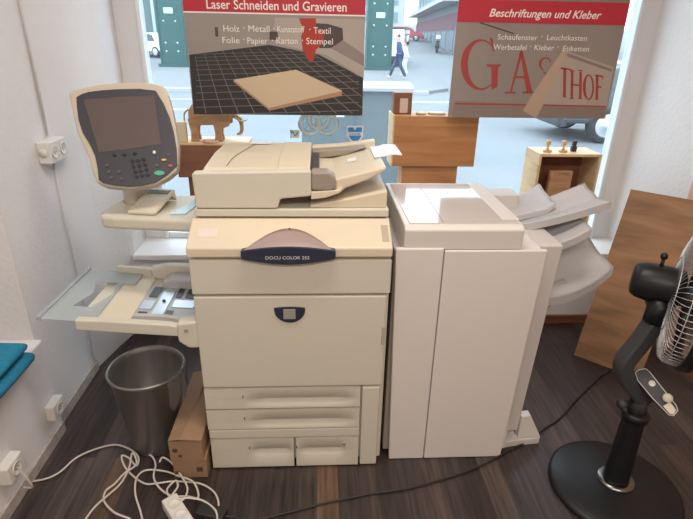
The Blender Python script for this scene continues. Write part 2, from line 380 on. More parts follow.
# document input tray (raised slab with a kinked front lip)
bm = BM()
def tz(x): return 1.092 + (x - .05) * .26
xz_top = [(-.03, 1.092), (.05, tz(.05)), (.13, tz(.13)), (.215, tz(.215))]
prof_y(bm, xz_top + [(.215, tz(.215) - .014), (.16, tz(.16) - .030), (.085, 1.062), (.068, 1.045), (-.03, 1.045)], 1.625, 2.0)
tr = obj('document_tray', bm, beige_top, pr, .006)
bm = BM(); prof_y(bm, [(-.028, 1.124), (.08, 1.132), (.215, 1.150), (.215, 1.13), (.06, 1.09), (-.028, 1.09)], 1.985, 2.03); obj('tray_guide', bm, beige_top, tr, .004)
bm = BM(); prof_y(bm, [(-.026, 1.088), (-.026, 1.12), (.07, 1.126), (.18, 1.135), (.10, 1.105)], 1.93, 1.984); obj('tray_guide', bm, taupe, tr, .004)
bm = BM(); box(bm, -.026, .0, 1.66, 1.93, 1.092, 1.114); obj('feed_slot', bm, dark_p, tr, .004)
bm = BM(); prof_y(bm, [(-.026, 1.060), (-.026, 1.122), (.03, 1.122), (.052, 1.104), (.056, 1.066), (.03, 1.058)], 1.603, 1.66); obj('feed_cover', bm, taupe, pr, .008)
bm = BM(); prof_y(bm, [(-.027, 1.030), (-.027, 1.056), (.06, 1.062), (.075, 1.070), (.066, 1.052), (.02, 1.036)], 1.603, 1.68); obj('feed_lip', bm, beige_top, pr, .003)
bm = BM(); slab(bm, [(.10, 1.80, tz(.10) + .002), (.13, 1.80, tz(.13) + .002), (.13, 1.85, tz(.13) + .002), (.10, 1.85, tz(.10) + .002)], (0, 0, .0008)); obj('sticker', bm, paper, tr)

# --- console shelf, post and tilted control panel
bm = BM(); prof_z(bm, [(PX0 + .01, 1.625), (-.69, 1.66), (-.735, 1.675), (-.752, 1.72), (-.745, 1.80), (-.72, 1.90), (PX0 + .01, 1.93)], .905, .95); sh = obj('console_shelf', bm, beige, pr, .012, seg=3)
bm = BM(); lathe(bm, [(.052, .949), (.046, .965), (.044, 1.13)], (-.665, 1.845, 0), 28); obj('console_post', bm, beige, pr)
p0 = Vector((-.655, 1.74, 1.20)); pn = Vector((.10, -.88, .46)).normalized()
def pp(px, py, d=0): return on_plane(px, py, p0 + pn * d, pn)
house = [(68.5, 92.5), (76, 89.5), (88.9, 86.2), (103, 83.8), (117.8, 82.4), (135, 82), (152, 83.2), (163.5, 86), (168.4, 95), (172.5, 110), (176, 128), (178.5, 147), (178, 165), (176.5, 171), (168, 178), (155, 185), (130, 189), (105, 186.5), (97, 183), (93, 173), (89.5, 159), (83, 145), (77, 133), (73, 115)]
bm = BM(); slab(bm, [pp(*q) for q in house], -pn * .045); cp = obj('control_panel', bm, mat('beige console rim', (.52, .46, .37), .45), pr, .006, seg=3)
face = [(76.8, 97.5), (82, 94.5), (88.9, 92.3), (103, 90.6), (117.8, 89.6), (140, 89.2), (156, 91), (164, 103.9), (170, 118), (174.2, 132.8), (177, 150), (177.6, 166), (168, 175), (155.4, 183), (142, 186), (129.4, 187), (115, 185.8), (103.4, 183.4), (99, 180), (98.2, 170), (95.5, 156), (90, 144), (83.1, 132.8), (79, 120), (77.3, 106.8)]
bm = BM(); slab(bm, [pp(*q, .0) for q in face], pn * .005); fp = obj('face_plate', bm, mat('dark slate panel', (.045, .045, .058), .4), cp, .0015)
bm = BM(); slab(bm, [pp(*q, .0052) for q in [(83.5, 99.8), (120, 97), (154, 95.8), (157, 115), (161.2, 144), (130, 149), (99, 152.5), (92, 128)]], pn * .001)
obj('screen', bm, mat('brownish dead screen', (.115, .088, .088), .25), cp)
def button(x, y, rx, ry, m, h=.004, name='button'):
    c = pp(x, y, .005); ex = (pp(x + rx, y, .005) - c); ey = (pp(x, y + ry, .005) - c)
    bm = BM(); slab(bm, [c + ex * math.cos(2 * PI * i / 14) + ey * math.sin(2 * PI * i / 14) for i in range(14)], pn * h); return obj(name, bm, m, cp, .001)
keym = mat('key dark', (.02, .02, .028), .3); keyl = mat('key grey', (.09, .09, .11), .4)
for r in range(4):
    for c in range(3): button(132.6 + c * 5.6 + r * 1.3, 161.5 + r * 5.0 - c * 1.0, 2.1, 1.8, keym)
for q in ((114.6, 155.2), (124.6, 154.6), (134.8, 153.4)): button(*q, 2.2, 1.7, keym)
for q in ((107, 165.5), (109, 172), (111.5, 178), (119, 172), (122, 179)): button(*q, 1.8, 1.5, keyl)
button(154.4, 152.4, 1.5, 1.7, mat('key cream', (.8, .75, .62), .4)); button(164, 160, 2.6, 1.2, mat('key yellow', (.75, .42, .08), .4))
button(170.5, 165.8, 2.2, 1.4, mat('key red', (.55, .08, .06), .4)); button(159.5, 173.2, 5.4, 2.4, mat('key green', (.08, .42, .27), .4)); button(157.5, 165.8, 2.3, 1.4, keyl); button(168.3, 155, 1, 1.2, keyl)

# --- bypass tray on the left
byp = lambda x: .612 + (-.41 - x) * .085      # the tray climbs gently away from the machine
def quad_y(bm, pts, y0, y1, mi=0): prof_y(bm, pts, y0, y1, mi)
bm = BM(); prof_y(bm, [(-.81, byp(-.81) - .028), (-.81, byp(-.81) - .012), (PX0 + .005, byp(PX0) - .012), (PX0 + .005, .575)], 1.52, 1.90); bt = obj('bypass_tray', bm, beige, pr, .003)
bm = BM(); prof_y(bm, [(-.80, byp(-.80) - .03), (-.80, byp(-.80) + .006), (-.70, byp(-.70) + .010), (-.50, byp(-.5) + .010), (-.462, byp(-.462) + .004), (-.462, .585), (-.62, .598)], 1.495, 1.525); obj('tray_rail', bm, beige, bt, .004)
bm = BM(); prof_y(bm, [(-.472, .57), (-.472, .638), (PX0 + .004, .646), (PX0 + .004, .545), (-.44, .545)], 1.487, 1.54); obj('end_block', bm, beige, bt, .006)
bm = BM(); box(bm, -.448, -.436, 1.485, 1.488, .607, .619); obj('block_button', bm, mat('grey lock', (.3, .3, .3), .4), bt)
bm = BM(); prof_y(bm, [(-.80, byp(-.8) - .02), (-.80, byp(-.80) + .022), (-.67, byp(-.67) + .022), (-.67, byp(-.67) - .02)], 1.885, 1.905); obj('tray_rail', bm, beige, bt, .003)
bm = BM(); prof_y(bm, [(-.655, byp(-.655) - .01), (-.665, byp(-.655) + .034), (-.60, byp(-.6) + .052), (-.43, byp(-.43) + .060), (-.415, byp(-.415) + .085), (PX0 + .004, .725), (PX0 + .004, .60)], 1.865, 1.90); obj('paper_guide', bm, beige, bt, .006)
bm = BM(); prof_y(bm, [(-.60, byp(-.6) - .01), (-.60, byp(-.6) + .012), (-.57, byp(-.57) + .028), (-.44, byp(-.44) + .03), (PX0 + .004, byp(-.41) + .02), (PX0 + .004, .6)], 1.79, 1.864); obj('paper_guide', bm, traygrey, bt, .005)
bm = BM(); prof_y(bm, [(-.63, byp(-.63) - .012), (-.63, byp(-.63) + .010), (-.52, byp(-.52) + .014), (-.47, byp(-.47) + .004), (-.47, byp(-.47) - .012)], 1.545, 1.562); obj('paper_guide', bm, traygrey, bt, .003)
bm = BM(); slab(bm, [(-.645, 1.56, byp(-.645) - .011), (-.425, 1.56, byp(-.425) - .011), (-.425, 1.80, byp(-.425) - .011), (-.645, 1.80, byp(-.645) - .011)], (0, 0, .003)); obj('slot_plate', bm, mat('bluish grey plate', (.40, .42, .43), .4), bt)
for (xa, ya, xb, yb_, mm) in ((-.585, 1.585, -.545, 1.795, steel), (-.635, 1.62, -.595, 1.68, steel), (-.53, 1.645, -.455, 1.70, steel), (-.628, 1.71, -.598, 1.79, dark_p), (-.535, 1.72, -.515, 1.795, dark_p), (-.50, 1.72, -.47, 1.79, dark_p), (-.54, 1.575, -.515, 1.62, dark_p), (-.63, 1.572, -.60, 1.60, dark_p)):
    bm = BM(); slab(bm, [(xa, ya, byp(xa) - .007), (xb, ya, byp(xb) - .007), (xb, yb_, byp(xb) - .007), (xa, yb_, byp(xa) - .007)], (0, 0, .002)); obj('slide_plate' if mm is steel else 'slot', bm, mm, bt)
bm = BM(); lathe(bm, [(.006, 0), (.006, .006), (0, .007)], (-.565, 1.68, byp(-.565) - .005), 14); obj('slide_pin', bm, dark_p, bt)
bm = BM(); slab(bm, [(-.79, 1.53, byp(-.79) - .010), (-.64, 1.53, byp(-.64) - .010), (-.645, 1.86, byp(-.645) - .010), (-.74, 1.84, byp(-.74) - .010), (-.76, 1.70, byp(-.76) - .010)], (0, 0, .004)); obj('paper_support', bm, beige_top, bt, .001)
smoke = glassy('smoky clear plastic', (.60, .66, .68), .5, .15)
bm = BM()
zz = lambda x: byp(x) - .004
EX = -.925
def plate(pts): slab(bm, [(x, y, zz(x)) for x, y in pts], (0, 0, .003))
plate([(EX, 1.505), (-.745, 1.505), (-.745, 1.60), (EX + .0, 1.60)])
plate([(EX, 1.60), (-.850, 1.60), (-.820, 1.70), (-.845, 1.79), (EX + .005, 1.80)])
plate([(-.790, 1.60), (-.745, 1.60), (-.745, 1.79), (-.765, 1.79), (-.755, 1.70)])
plate([(EX + .005, 1.80), (-.845, 1.79), (-.765, 1.79), (-.70, 1.79), (-.70, 1.89), (EX + .02, 1.895)])
slab(bm, [(EX, 1.505, zz(EX) - .006), (EX + .012, 1.505, zz(EX) - .006), (EX + .022, 1.895, zz(EX) - .006), (EX + .008, 1.895, zz(EX) - .006)], (0, 0, .014))
obj('tray_extension', bm, smoke, bt)['label'] = 'smoky clear plastic extension'

# ================================================================ FINISHER
FF = 1.52
fi = thing('finisher', (.5, 1.85, 0), 'pale grey sorter and finisher unit docked to the right of the copier', 'finisher')
bm = BM(); box(bm, .272, .735, FF + .02, 2.10, .02, .885); obj('body', bm, greybeige, fi, .005)
bm = BM(); prof_y(bm, [(.740, .06), (.800, .06), (.838, .872), (.740, .872)], FF + .075, 2.05); obj('side_cover', bm, greybeige2, fi, .006)
bm = BM(); box(bm, .28, .74, FF + .05, 2.05, 0, .02); obj('base', bm, rubber, fi)
bm = BM(); prof_y(bm, [(.268, .002), (.4035, .002), (.4035, .892), (.246, .892)], FF - .002, FF + .018); obj('front_panel', bm, greybeige, fi, .004)
bm = BM(); prof_y(bm, [(.4065, .002), (.712, .002), (.748, .885), (.4065, .885)], FF - .002, FF + .018); obj('front_door', bm, greybeige, fi, .004)
bm = BM(); box(bm, .245, .272, FF + .022, 2.08, .03, .878); obj('docking_strip', bm, taupe, fi, .003)
bm = BM(); prof_x(bm, [(FF + .005, .886), (FF + .002, .955), (FF + .02, .966), (2.05, .966), (2.05, .886)], .272, .662); lid = obj('top_unit', bm, greybeige, fi, .005)
bm = BM(); prof_z(bm, [(.290, FF + .028), (.650, FF + .028), (.600, 2.02), (.285, 2.02)], .965, .9705); obj('glossy_lid', bm, mirror, fi, .001)
bm = BM(); box(bm, .604, .662, FF + .06, 2.03, .966, .9715); obj('lid_rim', bm, greybeige, fi, .002)
bm = BM(); box(bm, .40, .4025, FF + .03, 2.0, .9708, .9716); obj('lid_seam', bm, taupe, fi)
bm = BM(); box(bm, .663, .80, 1.95, 2.05, .86, .945); obj('rear_block', bm, greybeige2, fi, .004)
bm = BM(); prof_z(bm, [(.72, 1.56), (.80, 1.575), (.895, 1.585), (.895, 1.66), (.72, 1.68)], .0, .03); obj('foot', bm, greybeige2, fi, .003)
bm = BM(); prof_y(bm, [(.802, .031), (.802, .14), (.838, .145), (.898, .031)], 1.585, 1.62); obj('foot_bracket', bm, whitep, fi, .003)
bm = BM(); lathe(bm, [(.0, 0), (.022, .003), (.026, .012), (.022, .022), (0, .025)], (.80, 1.64, .0265), 18, (1, 0, 0)); obj('caster', bm, rubber, fi)
# output trays: ribbed shells that climb to the right
def out_tray(far0, far1, near1, near0, nm='output_tray', ribs=(.0, .35, .7), thick=.012, dip=.02, lip=.02, humps=(0.5,)):
    """far0/near0 sit against the unit; far1/near1 are the free tip. cross profile runs far -> near"""
    far0, far1, near1, near0 = map(Vector, (far0, far1, near1, near0)); bm = BM(); nu, nv = 18, 20; g = []
    for i in range(nu + 1):
        u = i / nu; A = far0.lerp(far1, u); B = near0.lerp(near1, u); row = []
        for j in range(nv + 1):
            v = j / nv; p = A.lerp(B, v)
            h = 0
            for c, w_, a_ in humps: h += a_ * math.exp(-((v - c) / w_) ** 2)
            p.z += h * (1 - .35 * u) - dip * math.sin(PI * u) + lip * max(0, u - .85) / .15
            row.append(p)
        g.append(row)
    def shell(off):
        return [[bm.verts.new(p + Vector((0, 0, off))) for p in r] for r in g]
    T = shell(0); Bt = shell(-thick)
    for i in range(nu):
        for j in range(nv):
            f = bm.faces.new((T[i][j], T[i][j + 1], T[i + 1][j + 1], T[i + 1][j])); f.smooth = True
            f = bm.faces.new((Bt[i][j], Bt[i + 1][j], Bt[i + 1][j + 1], Bt[i][j + 1])); f.smooth = True
    for i in range(nu):
        for j in (0, nv): bm.faces.new((T[i][j], T[i + 1][j], Bt[i + 1][j], Bt[i][j]))
    for j in range(nv):
        for i in (0, nu): bm.faces.new((T[i][j], T[i][j + 1], Bt[i][j + 1], Bt[i][j]))
    return obj(nm, bm, traygrey, fi)
out_tray((.70, 2.03, .87), (.905, 2.03, .945), (.90, 1.84, .93), (.70, 1.84, .88), dip=.0, humps=((.1, .18, .015), (.8, .1, -.01)), thick=.02)
out_tray((.725, 1.93, .865), (1.045, 1.93, .990), (1.065, 1.75, .975), (.745, 1.75, .88), dip=.008, lip=0, humps=((.0, .12, .02), (.55, .14, -.014), (1., .1, .012)), thick=.028)
out_tray((.745, 1.90, .835), (.985, 1.90, .925), (.985, 1.70, .895), (.745, 1.70, .83), dip=.028, lip=.0, humps=((.0, .12, .015), (.5, .2, -.012)), thick=.03)
out_tray((.80, 1.88, .80), (1.02, 1.88, .845), (1.14, 1.76, .70), (.80, 1.70, .61), dip=.04, lip=.015, humps=((.0, .15, .015), (.6, .2, -.02)), thick=.035)
bm = BM(); prof_y(bm, [(.80, .60), (.80, .42), (1.0, .62), (.96, .66)], 1.76, 1.80); obj('tray_bracket', bm, traygrey, fi, .004)

# ================================================================ FREE STANDING THINGS IN FRONT
# waste bin
bx, by = -.657, 1.652
bin_m = mat('brushed tin', (.30, .285, .27), .38, metal=.75, noise=.15, scale=3, stretch=(14, 14, .6))
t = thing('waste_bin', (bx, by, 0), 'round metal waste bin under the left paper tray of the copier', 'waste bin')
bm = BM(); lathe(bm, [(.092, 0), (.096, .006), (.132, .340), (.139, .346), (.142, .355), (.138, .362), (.133, .358), (.129, .340), (.093, .012), (0, .010)], (bx, by, 0), 56); obj('bucket', bm, bin_m, t)
bm = BM(); prof_z(bm, [(bx + .105 + .02 * math.cos(a * .7), by + .05 * math.sin(a * .9) - .02) for a in (-1.6, -.8, 0, .8, 1.6)] + [(bx + .116, by + .03), (bx + .118, by - .06)], .22, .372)
liner = glassy('clear bin liner', (.5, .5, .52), .22, .1)
bm2 = BM(); rr = []
for i in range(17):
    a = -.75 + 1.5 * i / 16; w_ = .004 * math.sin(i * 2.3)
    rr.append([bm2.verts.new((bx + (R_ + w_) * math.cos(a), by + (R_ + w_) * math.sin(a), z)) for R_, z in ((.131, .325), (.141, .368), (.147, .352), (.142, .29 - .02 * math.sin(i * 1.7)), (.138, .24 - .03 * math.sin(i * 1.1)))])
for i in range(16):
    for k in range(4): bm2.faces.new((rr[i][k], rr[i + 1][k], rr[i + 1][k + 1], rr[i][k + 1])).smooth = True
bm.free(); obj('bin_liner', bm2, liner, t)['label'] = 'clear plastic liner turned over the rim'
# two cardboard boxes
card = mat('brown cardboard', (.31, .19, .115), .8, noise=.1, scale=12); card_d = mat('dark print on cardboard', (.09, .05, .03), .8)
t = thing('cardboard_box', (-.478, 1.64, 0), 'flat brown cardboard box on the floor beside the copier, under another box', 'box', 'cardboard boxes beside the copier')
bm = BM(); box(bm, -.540, -.418, 1.452, 1.86, 0, .088); c_ = obj('carton', bm, card, t, .002)
bm = BM(); box(bm, -.535, -.515, 1.4505, 1.4525, .015, .032); obj('printed_mark', bm, card_d, c_)
bm = BM(); box(bm, -.455, -.433, 1.4505, 1.4525, .03, .05); obj('printed_mark', bm, card_d, c_)
t = thing('cardboard_box', (-.478, 1.64, .089), 'brown cardboard box with open top flap, lying on another box beside copier', 'box', 'cardboard boxes beside the copier')
bm = BM()
box(bm, -.542, -.424, 1.445, 1.85, .089, .094); box(bm, -.542, -.538, 1.445, 1.85, .094, .180); box(bm, -.428, -.424, 1.445, 1.85, .094, .180)
box(bm, -.538, -.428, 1.445, 1.449, .094, .180); box(bm, -.538, -.428, 1.846, 1.85, .094, .180)
c_ = obj('carton', bm, card, t)
bm = BM(); slab(bm, [(-.542, 1.445, .181), (-.480, 1.44, .196), (-.475, 1.85, .196), (-.542, 1.85, .181)], (0, 0, .003)); obj('flap', bm, card, c_)
bm = BM(); slab(bm, [(-.424, 1.445, .181), (-.498, 1.43, .200), (-.452, 1.85, .210), (-.424, 1.85, .181)], (0, 0, .003)); obj('flap', bm, card, c_)
bm = BM(); lathe(bm, [(.009, 0), (.009, .001), (0, .001)], (-.522, 1.4449, .14), 16, (0, -1, 0)); obj('printed_mark', bm, card_d, c_)
bm = BM(); box(bm, -.512, -.500, 1.4435, 1.4452, .108, .118); obj('printed_mark', bm, card_d, c_)
# calculator
M_ = Matrix.Translation((-.585, 1.765, .952)) @ Matrix.Rotation(-.17, 4, 'Z') @ Matrix.Rotation(.20, 4, 'X')
calc_m = mat('cream calculator plastic', (.66, .60, .48), .45)
t = thing('calculator', (-.585, 1.765, .95), 'cream desk calculator on the shelf below the control panel', 'calculator')
bm = BM(); box(bm, -.050, .050, -.085, .085, .016, .028, M=M_); o = obj('case', bm, calc_m, t, .004)
bm = BM(); prof_x(bm, [(.085, .016), (.060, .016), (.085, -.016)], -.048, .048)
for v in bm.verts: v.co = M_ @ v.co
obj('rest', bm, calc_m, t)
bm = BM(); box(bm, -.040, .040, .045, .072, .0278, .0295, M=M_); obj('display', bm, mat('calculator display', (.16, .19, .2), .25), t, .0005)
for r in range(4):
    for c in range(5):
        bm = BM(); x = -.038 + c * .0165; y = -.072 + r * .026; box(bm, x, x + .012, y, y + .017, .028, .0292, M=M_); obj('key', bm, mat('calculator key', (.70, .65, .55), .5), t, .001)
# clear tape dispenser / sleeve beside the calculator
t = thing('plastic_sleeve', (-.47, 1.78, .951), 'clear bluish plastic sleeve on the shelf, between calculator and copier', 'plastic sleeve')
blu = glassy('bluish clear plastic', (.62, .78, .86), .55, .08)
bm = BM(); prof_z(bm, [(-.505, 1.68), (-.455, 1.68), (-.425, 1.84), (-.425, 1.90), (-.450, 1.90), (-.470, 1.80)], .951, .956); obj('sheet', bm, blu, t)
bm = BM(); prof_y(bm, [(-.450, .956), (-.424, .956), (-.421, 1.01), (-.424, 1.01)], 1.80, 1.89); obj('upright_fold', bm, blu, t)
# paper lying in the feeder tray
bm = BM(); g = []
for i in range(9):
    x = .19 + .012 * i; z = tz(.19) + .004 + .012 * math.sin(i / 8 * 1.8) - .006 * (i / 8)
    if i > 3: z += .004
    g.append((x, z))
sl = [(x, z) for x, z in g] + [(x, z + .002) for x, z in reversed(g)]
prof_y(bm, sl, 1.76, 1.94); tag(obj('paper_sheet', bm, paper), 'white sheet of paper curling over the right end of the document tray', 'paper')

# leaning board
ply = wood('brown plywood', (.22, .115, .052), (.38, .195, .095), 2.2, (1.2, 1.2, 7), .6)
bl = Vector((1.333, 2.212, 0)); br_ = Vector((1.563, 1.995, 0)); u_ = (br_ - bl).normalized(); n_ = Vector((.665, .747, 0))
top_off = n_ * .285 + Vector((0, 0, .845)) + u_ * .03
bm = BM(); slab(bm, [bl, br_, br_ + top_off, bl + top_off], Vector((.665, .747, -.25)).normalized() * .018)
tag(obj('wooden_board', bm, ply, bevel=.002), 'brown plywood board leaning against the wall behind the fan', 'board')

# outlets
def outlet(pts, label, y0, y1, z0, z1, x0, dep, sock=1):
    t = thing('wall_outlet', (x0, (y0 + y1) / 2, z0), label, 'outlet')
    bm = BM(); box(bm, x0, x0 + dep, y0, y1, z0, z1); obj('housing', bm, whitep, t, .006, seg=3)
    for k in range(sock):
        yc = y0 + (y1 - y0) * (k + .5) / sock; zc = (z0 + z1) / 2
        bm = BM(); lathe(bm, [(.024, 0), (.026, .003), (.022, .004), (.020, .001), (0, .001)], (x0 + dep, yc, zc), 24, (1, 0, 0)); s_ = obj('socket', bm, whitep, t)
        bm = BM()
        for dy_, dz_ in ((-.008, 0), (.008, 0), (0, -.006)): lathe(bm, [(.0025, 0), (.0025, .001), (0, .001)], (x0 + dep + .001, yc + dy_, zc + dz_), 10, (1, 0, 0))
        obj('pin_hole', bm, dark_p, s_)
    return t
t = outlet(None, 'white double socket at shoulder height on the left pillar wall', 2.04, 2.185, 1.035, 1.12, LX, .05, 2)
bm = BM(); lathe(bm, [(.017, 0), (.017, .002), (0, .002)], (-1.067, 2.0395, 1.078), 24, (0, -1, 0)); obj('side_cap', bm, whitep, t)
outlet(None, 'white socket low on the left ledge wall, near the corner', 1.63, 1.715, .12, .188, -1.06, .036)
outlet(None, 'white socket low on the left wall at the photo edge, feeding the white cord', 1.31, 1.40, .13, .20, -1.06, .04)
# blue towels on the ledge
tow = mat('blue terry cloth', (.015, .20, .34), .95, noise=.25, scale=60, bump=1)
def towel(z0, z1, x1, y1, label, seed):
    rnd = random.Random(seed); bm = BM(); nx, ny = 14, 14; T = []; Bv = []
    for i in range(nx + 1):
        ra, rb = [], []
        for j in range(ny + 1):
            x = -1.36 + (x1 + 1.36) * i / nx; y = 1.20 + (y1 - 1.28) * j / ny
            e = min(i, nx - i, j, ny - j); sag = .008 if e == 0 else (.002 if e == 1 else 0)
            w_ = .004 * math.sin(x * 23 + seed) + .004 * math.sin(y * 19 + seed * 2)
            ra.append(bm.verts.new((x + rnd.uniform(-.003, .003), y + .01 * math.sin(x * 9 + seed), z1 - sag + w_))); rb.append(bm.verts.new((x, y + .01 * math.sin(x * 9 + seed), z0 + sag * .6)))
        T.append(ra); Bv.append(rb)
    for i in range(nx):
        for j in range(ny):
            bm.faces.new((T[i][j], T[i + 1][j], T[i + 1][j + 1], T[i][j + 1])); bm.faces.new((Bv[i][j], Bv[i][j + 1], Bv[i + 1][j + 1], Bv[i + 1][j]))
    for i in range(nx):
        for j in (0, ny): bm.faces.new((T[i][j], T[i + 1][j], Bv[i + 1][j], Bv[i][j]))
    for j in range(ny):
        for i in (0, nx): bm.faces.new((T[i][j], T[i][j + 1], Bv[i][j + 1], Bv[i][j]))
    o = obj('folded_towel', bm, tow, smooth=True); s_ = o.modifiers.new('s', 'SUBSURF'); s_.levels = 1; s_.render_levels = 1
    return tag(o, label, 'towel', 'folded blue towels on the ledge')
towel(.436, .478, -1.005, 1.68, 'folded blue towel, lower of two on the left ledge', 1)
towel(.490, .524, -1.015, 1.67, 'folded blue towel, topmost of two on the left ledge', 2)

# ---------------------------------------------------------------- cords
cordw = mat('off-white cable', (.62, .57, .52), .5); cordb = mat('black cable', (.02, .02, .02), .5)
def fp_(pts, ox, oy, k, z=.005): return [at(ox + x / k, oy + y / k, Z=z) for x, y in pts]
K = 3.465
A = [at(0, 437, X=-1.018), at(4, 462, X=-1.03)]
A = [Vector((-1.02, 1.36, .16)), Vector((-1.0, 1.37, .06)), at(14, 484, Z=.006)] + fp_([(-60, 172), (0, 150), (60, 100), (130, 65), (190, 52), (240, 70), (272, 98), (265, 125), (240, 100), (215, 95), (225, 130), (260, 165), (300, 190), (340, 190), (400, 180), (480, 185), (530, 215), (550, 260), (540, 320)], 60, 430, K)
bm = BM(); P_ = smooth_path(A, 8)
for i, p in enumerate(P_):
    if i > 24: p.z = .005 + .004 * (1 + math.sin(i * .21))
tube(bm, P_, .0036, 8); tag(obj('electric_cable', bm, cordw), 'off-white cord running from the left wall socket into the tangle', 'cord', 'white cords on the floor')
B_ = fp_([(255, 42), (258, 62), (285, 78), (318, 92), (332, 125), (326, 170), (345, 205), (385, 228), (440, 232), (480, 240), (465, 190), (420, 165), (360, 143), (300, 143), (268, 172), (262, 225), (278, 280), (290, 330)], 60, 430, K, .012)
bm = BM(); P_ = smooth_path(B_, 8)
for i, p in enumerate(P_): p.z = .013 + .005 * (1 + math.sin(i * .17 + 1))
tube(bm, P_, .0036, 8); tag(obj('electric_cable', bm, cordw), 'off-white cord of the tangle whose end sticks up in front of the bin', 'cord', 'white cords on the floor')
C_ = fp_([(88, 312), (120, 272), (168, 225), (212, 180), (240, 130), (250, 85), (262, 95), (262, 120)], 60, 430, K, .02)
C_ += fp_([(225, 150), (190, 190), (158, 212), (153, 245), (190, 288), (245, 312)], 60, 430, K, .02)
bm = BM(); P_ = smooth_path(C_, 8)
for i, p in enumerate(P_): p.z = .021 + .004 * math.sin(i * .2)
tube(bm, P_, .0036, 8); tag(obj('electric_cable', bm, cordw), 'off-white doubled cord looping forward at the left of the tangle', 'cord', 'white cords on the floor')
D_ = fp_([(345, 112), (358, 98), (392, 118), (425, 165), (442, 205), (430, 240), (395, 250), (385, 232), (408, 200), (400, 175), (370, 205), (392, 240), (450, 238), (500, 245), (540, 280), (545, 330)], 60, 430, K, .03)
bm = BM(); P_ = smooth_path(D_, 8)
for i, p in enumerate(P_): p.z = .030 + .004 * math.sin(i * .22)
tube(bm, P_, .0036, 8); tag(obj('electric_cable', bm, cordw), 'off-white cord in tight loops behind the power strip', 'cord', 'white cords on the floor')
# power strip
M_ = Matrix.Translation(at(186, 530, Z=0)) @ Matrix.Rotation(-.92, 4, 'Z')
t = thing('power_strip', M_.translation, 'white power strip at the bottom edge, among the tangled cords', 'power strip')
bm = BM(); box(bm, -.13, .13, -.028, .028, .0, .042, M=M_); obj('housing', bm, whitep, t, .006)
for k in range(4):
    bm = BM(); c = M_ @ Vector((-.085 + k * .055, 0, .042)); lathe(bm, [(.02, 0), (.021, .002), (.018, .0025), (.016, .0006), (0, .0006)], c, 20); obj('socket', bm, whitep, t)
t = thing('power_adapter', at(212, 512, Z=0), 'black power adapter lying right of the power strip', 'adapter')
M_ = Matrix.Translation(at(212, 516, Z=0)) @ Matrix.Rotation(-.3, 4, 'Z'); bm = BM(); box(bm, -.05, .05, -.025, .025, 0, .028, M=M_); obj('housing', bm, cordb, t, .006)
bm = BM(); tube(bm, smooth_path([M_ @ Vector((.05, 0, .014)), M_ @ Vector((.09, .01, .006)), M_ @ Vector((.16, -.02, .005))], 6), .003, 8); obj('lead', bm, cordb, t)


bm = BM()
tube(bm, smooth_path([at(x, y, Z=.006) for x, y in ((612, 369), (600, 377), (578, 398), (560, 418), (545, 428), (528, 441), (508, 451), (486, 463), (462, 473), (440, 480), (410, 488), (370, 494), (330, 502), (290, 512), (250, 522))], 6), .0038, 8)
tag(obj('electric_cable', bm, cordb), 'thin black cable running over the floor from the fan, past the front of the finisher', 'cable')
# ================================================================ FAN
fx, fy = 1.083, 1.355
blackp = mat('black fan plastic', (.009, .009, .011), .42, spec=.35); greyp = mat('dark grey fan arm', (.045, .046, .05), .5, spec=.35)
chrome = mat('dull chrome', (.22, .22, .22), .25, metal=1); wire = mat('chromed wire', (.55, .56, .57), .35, metal=.6)
t = thing('pedestal_fan', (fx, fy, 0), 'black pedestal fan with wire cage and round base at the right edge', 'fan')
bm = BM(); lathe(bm, [(.224, 0), (.228, .006), (.227, .014), (.215, .022), (.15, .033), (.07, .042), (.05, .044), (0, .044)], (fx, fy, 0), 72); obj('base', bm, blackp, t)
bm = BM(); lathe(bm, [(.066, .040), (.064, .050), (.052, .054), (.040, .052)], (fx, fy, 0), 40); obj('collar', bm, chrome, t)
bm = BM(); lathe(bm, [(.046, .045), (.043, .07), (.036, .32), (.036, .325), (.045, .33), (.046, .352), (.038, .358), (0, .358)], (fx, fy, 0), 32); obj('pole', bm, blackp, t)
bm = BM(); lathe(bm, [(.030, .355), (.028, .42), (0, .42)], (fx, fy, 0), 24); lathe(bm, [(.009, 0), (.009, .04), (.016, .042), (.016, .06), (0, .062)], (fx - .02, fy, .40), 14, (-1, -.3, 0)); obj('height_collar', bm, greyp, t)
arm_c = [at(x, y, Y=fy) for x, y in ((654, 322), (640, 342), (627, 358), (623, 368), (626, 379), (635, 391), (645, 400))]
ac = smooth_path(arm_c, 5); bm = BM(); L_, R__ = [], []
for i, p in enumerate(ac):
    tt = (ac[min(i + 1, len(ac) - 1)] - ac[max(i - 1, 0)]).normalized(); nn = Vector((tt.z, 0, -tt.x)); L_.append(p + nn * .023); R__.append(p - nn * .023)
slab(bm, [Vector((q.x, fy - .028, q.z)) for q in L_ + R__[::-1]], (0, .056, 0)); obj('arm', bm, greyp, t, .008, seg=3)
